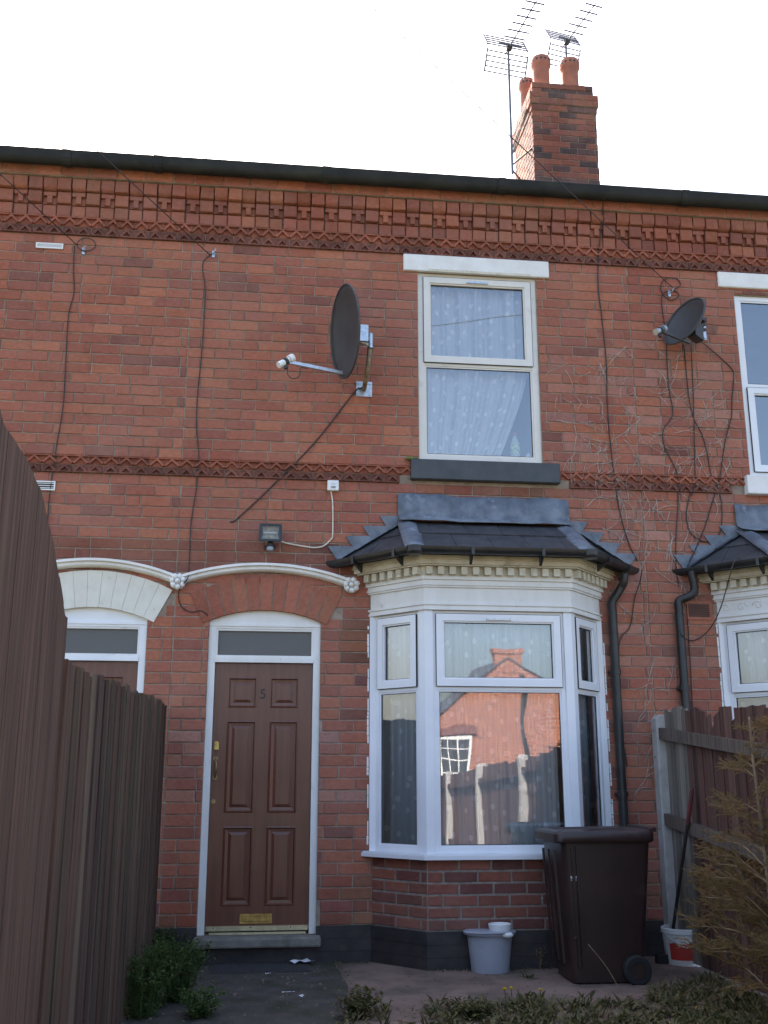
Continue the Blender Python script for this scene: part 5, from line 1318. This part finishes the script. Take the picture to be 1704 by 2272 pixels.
    b.obox((lx - .02, C0.y - .2605, .704), (1, 0, 0), (0, -1, .055), 0, .05, 0, .002, 0, .003); b.build('maker_mark', 'paper', e)
wheelie_bin()
_bin = bpy.data.objects['wheelie_bin']; _bin.scale = (.93, .95, .925)

# ------------------------------------------------------------------ buckets and handle
bp = gp(1088, 2158); e = empty('mop_bucket', bp, 'grey plastic mop bucket with wringer standing by the bay plinth', 'bucket')
b = MB(); b.lathe([(.118, .004), (.128, .0), (.132, .012), (.160, .255), (.178, .258), (.178, .268), (.158, .270), (.155, .25), (.125, .02)], bp, 28, 1, .82); b.build('tub', 'bucket_grey', e, auto=True)
b = MB(); b.lathe([(.181, .252), (.184, .258), (.184, .270), (.178, .273)], bp, 28, 1, .82); b.build('rim', 'bucket_grey', e, auto=True)
wc = bp + Vector((.075, .0, .20)); b = MB(); b.lathe([(.04, 0), (.075, .07), (.082, .115), (.075, .118), (.068, .07), (.035, .01)], wc, 18, 1, .95); b.build('wringer', 'plastic_white', e, auto=True)
b = MB(); b.lathe([(.012, -.02), (.03, -.012), (.034, 0), (.02, .012)], bp + Vector((.10, -.135, .262)), 12, 1.2, .5); b.build('pouring_lip', 'plastic_white', e, smooth=True)
b = MB(); b.tube([bp + Vector((.182 * math.cos(t), .150 * math.sin(t) - .006, .262 - .012 * math.sin(t))) for t in [math.pi + math.pi * k / 16 for k in range(17)]], .0055, 6); b.build('handle', 'bucket_grey', e, smooth=True)
bp = gp(1520, 2140); e = empty('paint_bucket', bp, 'white round bucket with red label at the foot of the concrete post', 'bucket')
b = MB(); b.lathe([(.125, .0), (.13, .006), (.148, .215), (.156, .218), (.156, .250), (.150, .254), (.144, .25), (.122, .02)], bp, 28); b.build('tub', 'plastic_white', e, auto=True)
b = MB(); n_ = 14; a0, a1 = R(205), R(330)
for j, z in enumerate((.045, .155)):
    for i in range(n_ + 1): t = a0 + (a1 - a0) * i / n_; rr_ = .13 + .018 * z / .215 + .0012; b.v.append((bp.x + rr_ * math.cos(t), bp.y + rr_ * math.sin(t), z + (.012 if j and i % 5 == 2 else 0)))
for i in range(n_): b.f.append([i, i + 1, n_ + 2 + i, n_ + 1 + i]); b.c.append(None)
b.build('label', 'label_red', e, smooth=True)
b = MB(); b.tube([bp + Vector((.158 * math.cos(t), .158 * math.sin(t), .232 - .10 * math.sin(t - math.pi))) for t in [math.pi + math.pi * k / 14 for k in range(15)]], .003, 5); b.build('handle', 'galvanised', e)
hb_ = xp(1484, 2100, 2.97); ht = xp(1536, 1748, PX - .052); hb_.z = .012
e = empty('broom', Vector((hb_.x, hb_.y, 0)), 'broom handle with dark red grip leaning against the weathered fence', 'broom')
b = MB(); b.tube([hb_ + Vector((0, 0, .05)), hb_ + (ht - hb_) * .80], .0125, 8); b.build('shaft', 'cable_black', e, auto=True)
b = MB(); b.tube([hb_ + (ht - hb_) * .795, hb_ + (ht - hb_) * .985, ht], [.0155, .0165, .010], 8); b.build('grip', 'handle_red', e, auto=True)
b = MB(); b.box(hb_.x - .10, hb_.x + .10, hb_.y - .025, hb_.y + .025, .012, .07); b.build('broom_head', 'rubber', e)

# ------------------------------------------------------------------ doormat, litter
a, c = gp(468, 2166), gp(684, 2136); zt = .012
b = MB(); b.box(a.x, c.x, a.y, c.y, zt, zt + .010); o = b.build('doormat', 'mat_rubber'); tag(o, 'dark grey ribbed rubber doormat in front of the stone step', 'doormat')
rb_ = MB(); n_ = 34
for i in range(n_): x = a.x + .02 + (c.x - a.x - .04) * i / (n_ - 1); rb_.box(x - .004, x + .004, a.y + .02, c.y - .02, zt + .0102, zt + .015)
rb_.build('ribs', 'mat_rubber', o)
def litter(px, py, w, d, rz, label, fold=.01):
    p = gp(px, py, .03); b = MB(); n_ = 5
    for j in range(2):
        for i in range(n_ + 1): u = (i / n_ - .5) * w; v = (j - .5) * d * (1 - .6 * i / n_); b.v.append((p.x + u * math.cos(rz) - v * math.sin(rz), p.y + u * math.sin(rz) + v * math.cos(rz), (.030 if py < 2150 else .0145) + fold * abs(math.sin(i * 1.3 + j))))
    for i in range(n_): b.f.append([i, i + 1, n_ + 2 + i, n_ + 1 + i]); b.c.append(None)
    o = b.build('paper_scrap', 'paper'); o.modifiers.new('thickness', 'SOLIDIFY').thickness = .001; tag(o, label, 'litter', 'litter on the path')
litter(668, 2136, .17, .11, 3.3, 'white folded envelope lying at the corner of the doormat', .022)
litter(595, 2155, .04, .025, .4, 'small torn white scrap lying on the doormat', .006)
litter(670, 2205, .035, .03, 1.0, 'little crumpled white paper on the dark path', .012)
litter(640, 2195, .08, .012, .1, 'thin pale strip of litter on the dark path', .003)
litter(470, 2211, .03, .012, .2, 'tiny pale scrap on the path beside the weeds', .003)

# ------------------------------------------------------------------ plants
def leaf(b, p, d, L, w, droop=.3):
    d = d.normalized(); s = d.cross(Vector((0, 0, 1))); s = s.normalized() if s.length > .01 else Vector((1, 0, 0)); up = s.cross(d)
    m_ = p + d * L * .5 + up * L * .08; e = p + d * L - Vector((0, 0, droop * L))
    b.add([p, m_ - s * w, e, m_ + s * w], [(0, 1, 2), (0, 2, 3)])
def weed(label, base, hgt, spread, stems, leaf_l, leaf_w, seed, mat='leaf_weed', group='weeds along the path', density=26, name='weed', cat='weed'):
    r = random.Random(seed); base = Vector(base); e = empty(name, base, label, cat, group); st = MB(); lf = MB()
    for i in range(stems):
        t = r.uniform(0, 6.283); d = r.uniform(.15, 1) * spread; h_ = hgt * r.uniform(.5, 1.05)
        p0 = base + Vector((math.cos(t), math.sin(t), 0)) * d * .35; p2 = base + Vector((math.cos(t) * d, math.sin(t) * d, h_)); p1 = (p0 + p2) / 2 + Vector((0, 0, h_ * .22))
        pts = smooth_path([p0, p1, p2], 4); st.tube(pts, [.003 * (1 - .6 * k / len(pts)) for k in range(len(pts))], 4, False)
        for k in range(density):
            q = pts[min(int(r.uniform(.08, 1) * len(pts)), len(pts) - 1)] + Vector((r.gauss(0, .012), r.gauss(0, .012), r.gauss(0, .012)))
            leaf(lf, q, Vector((r.gauss(0, 1), r.gauss(0, 1), r.uniform(-.2, .8))), leaf_l * r.uniform(.5, 1.2), leaf_w * r.uniform(.6, 1.2), r.uniform(0, .5))
    st.build('stem', mat, e); lf.build('foliage', mat, e); return e
wl_ = [(372, 2118, .20, .15, 26), (425, 2110, .17, .12, 18), (330, 2150, .22, .16, 26), (395, 2225, .27, .19, 40), (330, 2240, .30, .20, 40), (300, 2262, .28, .2, 30), (440, 2262, .12, .15, 18)]
wlab = ['green feathery weed against the plinth by the left fence', 'green weed beside the left end of the stone step', 'straggly weed at the foot of the board fence', 'large feathery weed spilling over the path edge', 'large bushy weed against the board fence', 'tall bushy weed at the join of the two left fences', 'low dark weed on the path in front of the bushy weeds']
for i, (px, py, h_, sp, st_) in enumerate(wl_):
    p = gp(px, py); p.x = max(p.x, FX + .10); weed(wlab[i], p, h_ * 1.25, sp * 1.15, int(st_ * 1.3), .030, .0075, 100 + i, density=36)
for i, (px, py, h_, sp, st_, mt, lb) in enumerate(((775, 2128, .14, .09, 12, 'leaf_weed', 'small green weed at the plinth between door and bay'), (873, 2136, .10, .06, 8, 'leaf_weed', 'little green weed at the left cant of the bay plinth'), (925, 2146, .09, .09, 12, 'stem_dry', 'dry brown weed tuft at the corner of the bay plinth'), (990, 2148, .09, .06, 9, 'stem_dry', 'dry brown weed tuft between bay corner and mop bucket'), (1195, 2150, .15, .08, 12, 'stem_dry', 'dry brown weed between the mop bucket and wheelie bin'), (1172, 2172, .05, .07, 8, 'leaf_weed', 'flat green weed on the paving by the mop bucket'))):
    p = gp(px, py); weed(lb, p, h_, sp, st_, .022, .005, 200 + i, mt, 'weeds at the bay plinth', density=10)
for i, (px, py, h_) in enumerate(((800, 2262, .15), (1050, 2262, .10))):
    p = gp(px, py); weed(('leafy green clump at the edge of the dark path', 'low leafy clump in the rough grass before the bucket')[i], p, h_, .16, 26, .04, .011, 300 + i, 'leaf_low', 'leafy clumps in the rough grass', density=16)
# rough grass and low leaves: nobody could count it
b = MB(); r = random.Random(44); dry = MB()
def broad(bb, c, t, L, w, rise):
    # a dandelion-like leaf: four segments, arching
    d = Vector((math.cos(t), math.sin(t), 0)); s_ = Vector((-math.sin(t), math.cos(t), 0)); K = 4; vs = []
    for k in range(K + 1):
        q = k / K; ww = w * (.35 + 1.3 * q * (1.25 - q)) * (1 if k % 2 else .62) if k < K else .0005
        p = c + d * L * q + Vector((0, 0, rise * L * math.sin(q * 2.2)))
        vs += [p - s_ * ww, p + s_ * ww]
    bb.add(vs, [(2 * k, 2 * k + 2, 2 * k + 3, 2 * k + 1) for k in range(K)])
cnt = 0
while cnt < 1500:
    x, y = r.uniform(.45, 3.02), r.uniform(-5.5, -1.0); edge = -1.66 + .07 * math.sin(x * 5) + .06 * math.sin(x * 13) + .55 * max(0, min(1, (x - 2.2) / .6))
    if y > edge + r.uniform(0, .12) * (r.random() < .3) or (x < .95 and r.random() < .7): continue
    if y < -3 and r.random() < .6: continue
    cnt += 1; c = Vector((x, y, .006)); kind = r.random()
    if kind < .55:
        for k in range(r.randint(5, 9)): broad(b, c, r.uniform(0, 6.283), r.uniform(.04, .105), r.uniform(.006, .014), r.uniform(.15, .75))
    elif kind < .8:
        for k in range(r.randint(6, 14)):
            t = r.uniform(0, 6.283); leaf(b if r.random() < .7 else dry, c + Vector((r.gauss(0, .02), r.gauss(0, .02), 0)), Vector((math.cos(t) * .5, math.sin(t) * .5, r.uniform(.4, 1.4))), r.uniform(.03, .12), r.uniform(.0012, .003), r.uniform(0, .4))
    else:
        for k in range(14):
            leaf(b, c + Vector((r.gauss(0, .04), r.gauss(0, .04), r.uniform(0, .05))), Vector((r.gauss(0, 1), r.gauss(0, 1), r.uniform(0, .7))), r.uniform(.012, .03), r.uniform(.004, .009), .2)
    if r.random() < .5:
        for k in range(4): broad(dry, c + Vector((r.gauss(0, .05), r.gauss(0, .05), .0)), r.uniform(0, 6.283), r.uniform(.02, .06), r.uniform(.004, .010), r.uniform(.02, .3))
o = b.build('rough_grass', 'leaf_low'); o['kind'] = 'stuff'; o['label'] = 'rough grass and low weeds in front of the paving'
o = dry.build('dead_leaves', 'stem_dry'); o['kind'] = 'stuff'; o['label'] = 'dead leaves and straw among the rough grass'
# grit, crumbs of mortar and moss lying on the path and paving
b = MB()
for k in range(800):
    x, y = r.uniform(-.68, 2.95), r.triangular(-2.6, -.04, -.3); z = .012 if x < .57 else .008
    if -.45 < x < .47 and y > -.62: z += 0
    if x > .80 and x < 2.75 and y > -.45: continue
    rr_ = r.choice((.003, .004, .005, .007, .011)); q = [Vector((r.uniform(.6, 1.2) * rr_ * math.cos(t), r.uniform(.6, 1.2) * rr_ * math.sin(t), 0)) for t in (0, 1.26, 2.5, 3.77, 5.0)]
    c = Vector((x, y, z)); b.add([c + v for v in q] + [c + v * .5 + Vector((0, 0, rr_ * .8)) for v in q], [(5, 6, 7, 8, 9)] + [(i, (i + 1) % 5, 5 + (i + 1) % 5, 5 + i) for i in range(5)])
o = b.build('grit', 'paving_red'); o['kind'] = 'stuff'; o['label'] = 'grit and mortar crumbs scattered on the path'
b = MB()
for k in range(900):
    side = r.random()
    if side < .55: x, y = r.uniform(-.6, .82), -.03 - abs(r.gauss(0, .03))
    elif side < .8: x, y = r.uniform(1.2, 2.3), -.43 - abs(r.gauss(0, .025))
    else: x, y = r.gauss(.57, .035), r.uniform(-2.0, -.05)
    if -.43 < x < .45 and y > -.14: y -= .06
    leaf(b, Vector((x, y, .008)), Vector((r.gauss(0, 1), r.gauss(0, 1), r.uniform(.1, .8))), r.uniform(.008, .022), r.uniform(.004, .008), .1)
o = b.build('moss_cover', 'leaf_low'); o['kind'] = 'stuff'; o['label'] = 'moss and seedlings along the wall foot and path edge'
def dandelion(px, py, label):
    p = wp(px, py, -1.62 if py < 2220 else -1.9); e = empty('dandelion', (p.x, p.y, 0), label, 'flower', 'dandelions in the rough grass')
    b = MB(); b.tube([(p.x, p.y, 0), (p.x + .004, p.y, p.z * .5), (p.x, p.y, p.z)], .0025, 5); b.build('stem', 'leaf_low', e)
    b = MB()
    for k in range(34):
        t = r.uniform(0, 6.283); leaf(b, Vector((p.x, p.y, p.z)), Vector((math.cos(t), math.sin(t), r.uniform(.2, 2.2))), r.uniform(.016, .023), .003, .1)
    b.build('flower_head', 'petal', e)
dandelion(1120, 2197, 'yellow dandelion head beside a half-closed one'); dandelion(1134, 2195, 'half-closed small yellow dandelion'); dandelion(1199, 2199, 'single yellow dandelion in front of the wheelie bin'); dandelion(1545, 2240, 'yellow dandelion under the dry conifer')
# dry conifer sapling
def conifer():
    base = Vector((2.80, -2.30, 0)); p = xp(1668, 1590, 2.80); base = Vector((2.80, p.y, 0)); H = p.z
    e = empty('conifer_sapling', base, 'small dry brown conifer in front of the weathered fence', 'tree'); r = random.Random(9); tk = MB(); br = MB(); nd = MB()
    tp = [base + Vector((.012 * math.sin(z * 3), .01 * math.cos(z * 4), z)) for z in [H * k / 12 for k in range(13)]]
    tk.tube(tp, [.020 * (1 - .75 * k / 12) for k in range(13)], 7); tk.build('trunk', 'bark', e, smooth=True)
    def spray(pts, r0, fine):
        br.tube(pts, [r0 * (1 - .7 * k / len(pts)) for k in range(len(pts))], 4, False)
        for i in range(len(pts) - 1):
            for k in range(fine):
                q = pts[i].lerp(pts[i + 1], r.random()); d = (pts[i + 1] - pts[i]).normalized() + Vector((r.gauss(0, .55), r.gauss(0, .55), r.gauss(0, .45)))
                leaf(nd, q, d, r.uniform(.03, .075), .0011, .05)
    z = .14
    while z < H * .97:
        f = 1 - z / H; n_ = r.randint(3, 5) if f > .35 else r.randint(1, 3)
        for k in range(n_):
            t = r.uniform(0, 6.283); L = (.08 + .46 * f ** .9) * r.uniform(.6, 1.1); o = base + Vector((.012 * math.sin(z * 3), .01 * math.cos(z * 4), z)); up = r.uniform(.35, 1.3)
            pts = smooth_path([o, o + Vector((math.cos(t) * L * .5, math.sin(t) * L * .5, L * up * .42)), o + Vector((math.cos(t) * L, math.sin(t) * L, L * up * .5))], 5)
            dens = 1 if f < .45 else 3
            spray(pts, .005 * (.5 + f), dens)
            for j in range(2, len(pts)):
                if f < .25 and r.random() < .5: continue
                for s in (-1, 1):
                    if r.random() < .35: continue
                    tt = t + s * r.uniform(.5, 1.0); l2_ = L * .36 * r.uniform(.5, 1.1); q = pts[j]
                    spray(smooth_path([q, q + Vector((math.cos(tt) * l2_ * .5, math.sin(tt) * l2_ * .5, l2_ * .25)), q + Vector((math.cos(tt) * l2_, math.sin(tt) * l2_, l2_ * r.uniform(.1, .7)))], 3), .0016, (2 if f > .55 else 1))
        z += r.uniform(.05, .09)
    br.build('branches', 'stem_dry', e); nd.build('foliage', 'needle_dry', e)
conifer()
# dry stalk in front of the bin
p0 = gp(1385, 2215); p1 = wp(1305, 2095, p0.y + .12); b = MB(); b.tube(smooth_path([p0, (p0 + p1) / 2 + Vector((.01, 0, .015)), p1], 4), .002, 5)
o = b.build('dry_stalk', 'stem_dry'); tag(o, 'thin pale dry stalk leaning in front of the wheelie bin', 'plant')

# ------------------------------------------------------------------ the gabled house across the court, seen in the bay glass
OY = -26.5
def opp(px, py):  # a point of the mirror image -> where it really stands
    m_ = wp(px, py, -.77 - OY); return Vector((m_.x, OY, m_.z))
oh = empty('gabled_house', (8.0, OY, 0), 'red brick gabled house reflected in the bay window glass', 'house')
apx = opp(1131, 1462); xl, xr = 4.6, 12.0; ez = 2.55
def brick_far():
    m, n, l, p = nt('brick_far')
    g_ = n.new('ShaderNodeNewGeometry'); sp = n.new('ShaderNodeSeparateXYZ'); l.new(g_.outputs['Position'], sp.inputs[0]); cb2 = n.new('ShaderNodeCombineXYZ')
    l.new(mth(n, l, 'ADD', sp.outputs[0], sp.outputs[1]), cb2.inputs[0]); l.new(sp.outputs[2], cb2.inputs[1])
    t = n.new('ShaderNodeTexBrick'); l.new(cb2.outputs[0], t.inputs['Vector']); t.inputs['Scale'].default_value = 1; t.inputs['Brick Width'].default_value = .235; t.inputs['Row Height'].default_value = .087; t.inputs['Mortar Size'].default_value = .006
    t.inputs['Color1'].default_value = (.36, .12, .065, 1); t.inputs['Color2'].default_value = (.27, .09, .055, 1); t.inputs['Mortar'].default_value = (.42, .34, .26, 1)
    l.new(t.outputs['Color'], p.inputs['Base Color']); p.inputs['Roughness'].default_value = .9
brick_far()
b = MB(); b.prism([(xl, 0), (xr, 0), (xr, ez), (apx.x, apx.z), (xl, ez)], OY - 6, OY); ow = b.build('wall', 'brick_far', oh)
b = MB()
for (xa_, za_) in ((xl, ez), (xr, ez)):
    sg = -1 if xa_ < apx.x else 1
    b.add([(xa_ + sg * .2, OY + .05, za_ - .1), (apx.x, OY + .05, apx.z + .01), (apx.x, OY - 6.2, apx.z + .01), (xa_ + sg * .2, OY - 6.2, za_ - .1), (xa_ + sg * .2, OY + .05, za_ - .04), (apx.x, OY + .05, apx.z + .07), (apx.x, OY - 6.2, apx.z + .07), (xa_ + sg * .2, OY - 6.2, za_ - .04)], [(0, 1, 2, 3), (7, 6, 5, 4), (0, 4, 5, 1), (3, 2, 6, 7), (0, 3, 7, 4)])
orf = b.build('roof', 'slate_roof', oh)
c1_, c2_ = opp(1101, 1434), opp(1162, 1434); b = MB(); b.box(c1_.x, c2_.x, OY - .55, OY + .02, apx.z - .5, c1_.z); b.box(c1_.x - .04, c2_.x + .04, OY - .59, OY + .06, c1_.z - .2, c1_.z - .05); b.build('chimney', 'brick_far', orf)
w0, w1 = opp(980, 1638), opp(1046, 1732); b = MB(); b.box(w0.x, w1.x, OY + .002, OY + .03, w1.z, w0.z); wo = b.build('window', 'wood_white', oh)
nx, nz = 3, 4
for i in range(nx):
    for j in range(nz):
        ww, hh = (w1.x - w0.x - .12) / nx, (w0.z - w1.z - .12) / nz; b = MB(); b.box(w0.x + .06 + ww * i + .018, w0.x + .06 + ww * (i + 1) - .018, OY + .031, OY + .036, w1.z + .06 + hh * j + .018, w1.z + .06 + hh * (j + 1) - .018); b.build('pane', 'seal', wo)
b = MB(); b.box(w0.x - .12, w1.x + .12, OY + .002, OY + .06, w0.z + .03, w0.z + .26); b.build('window_arch', 'vent_terracotta', oh)
pd = opp(1160, 1500); b = MB(); b.tube([(pd.x, OY + .06, .1), (pd.x, OY + .06, pd.z)], .05, 8); b.build('downpipe', 'black_plastic', oh)
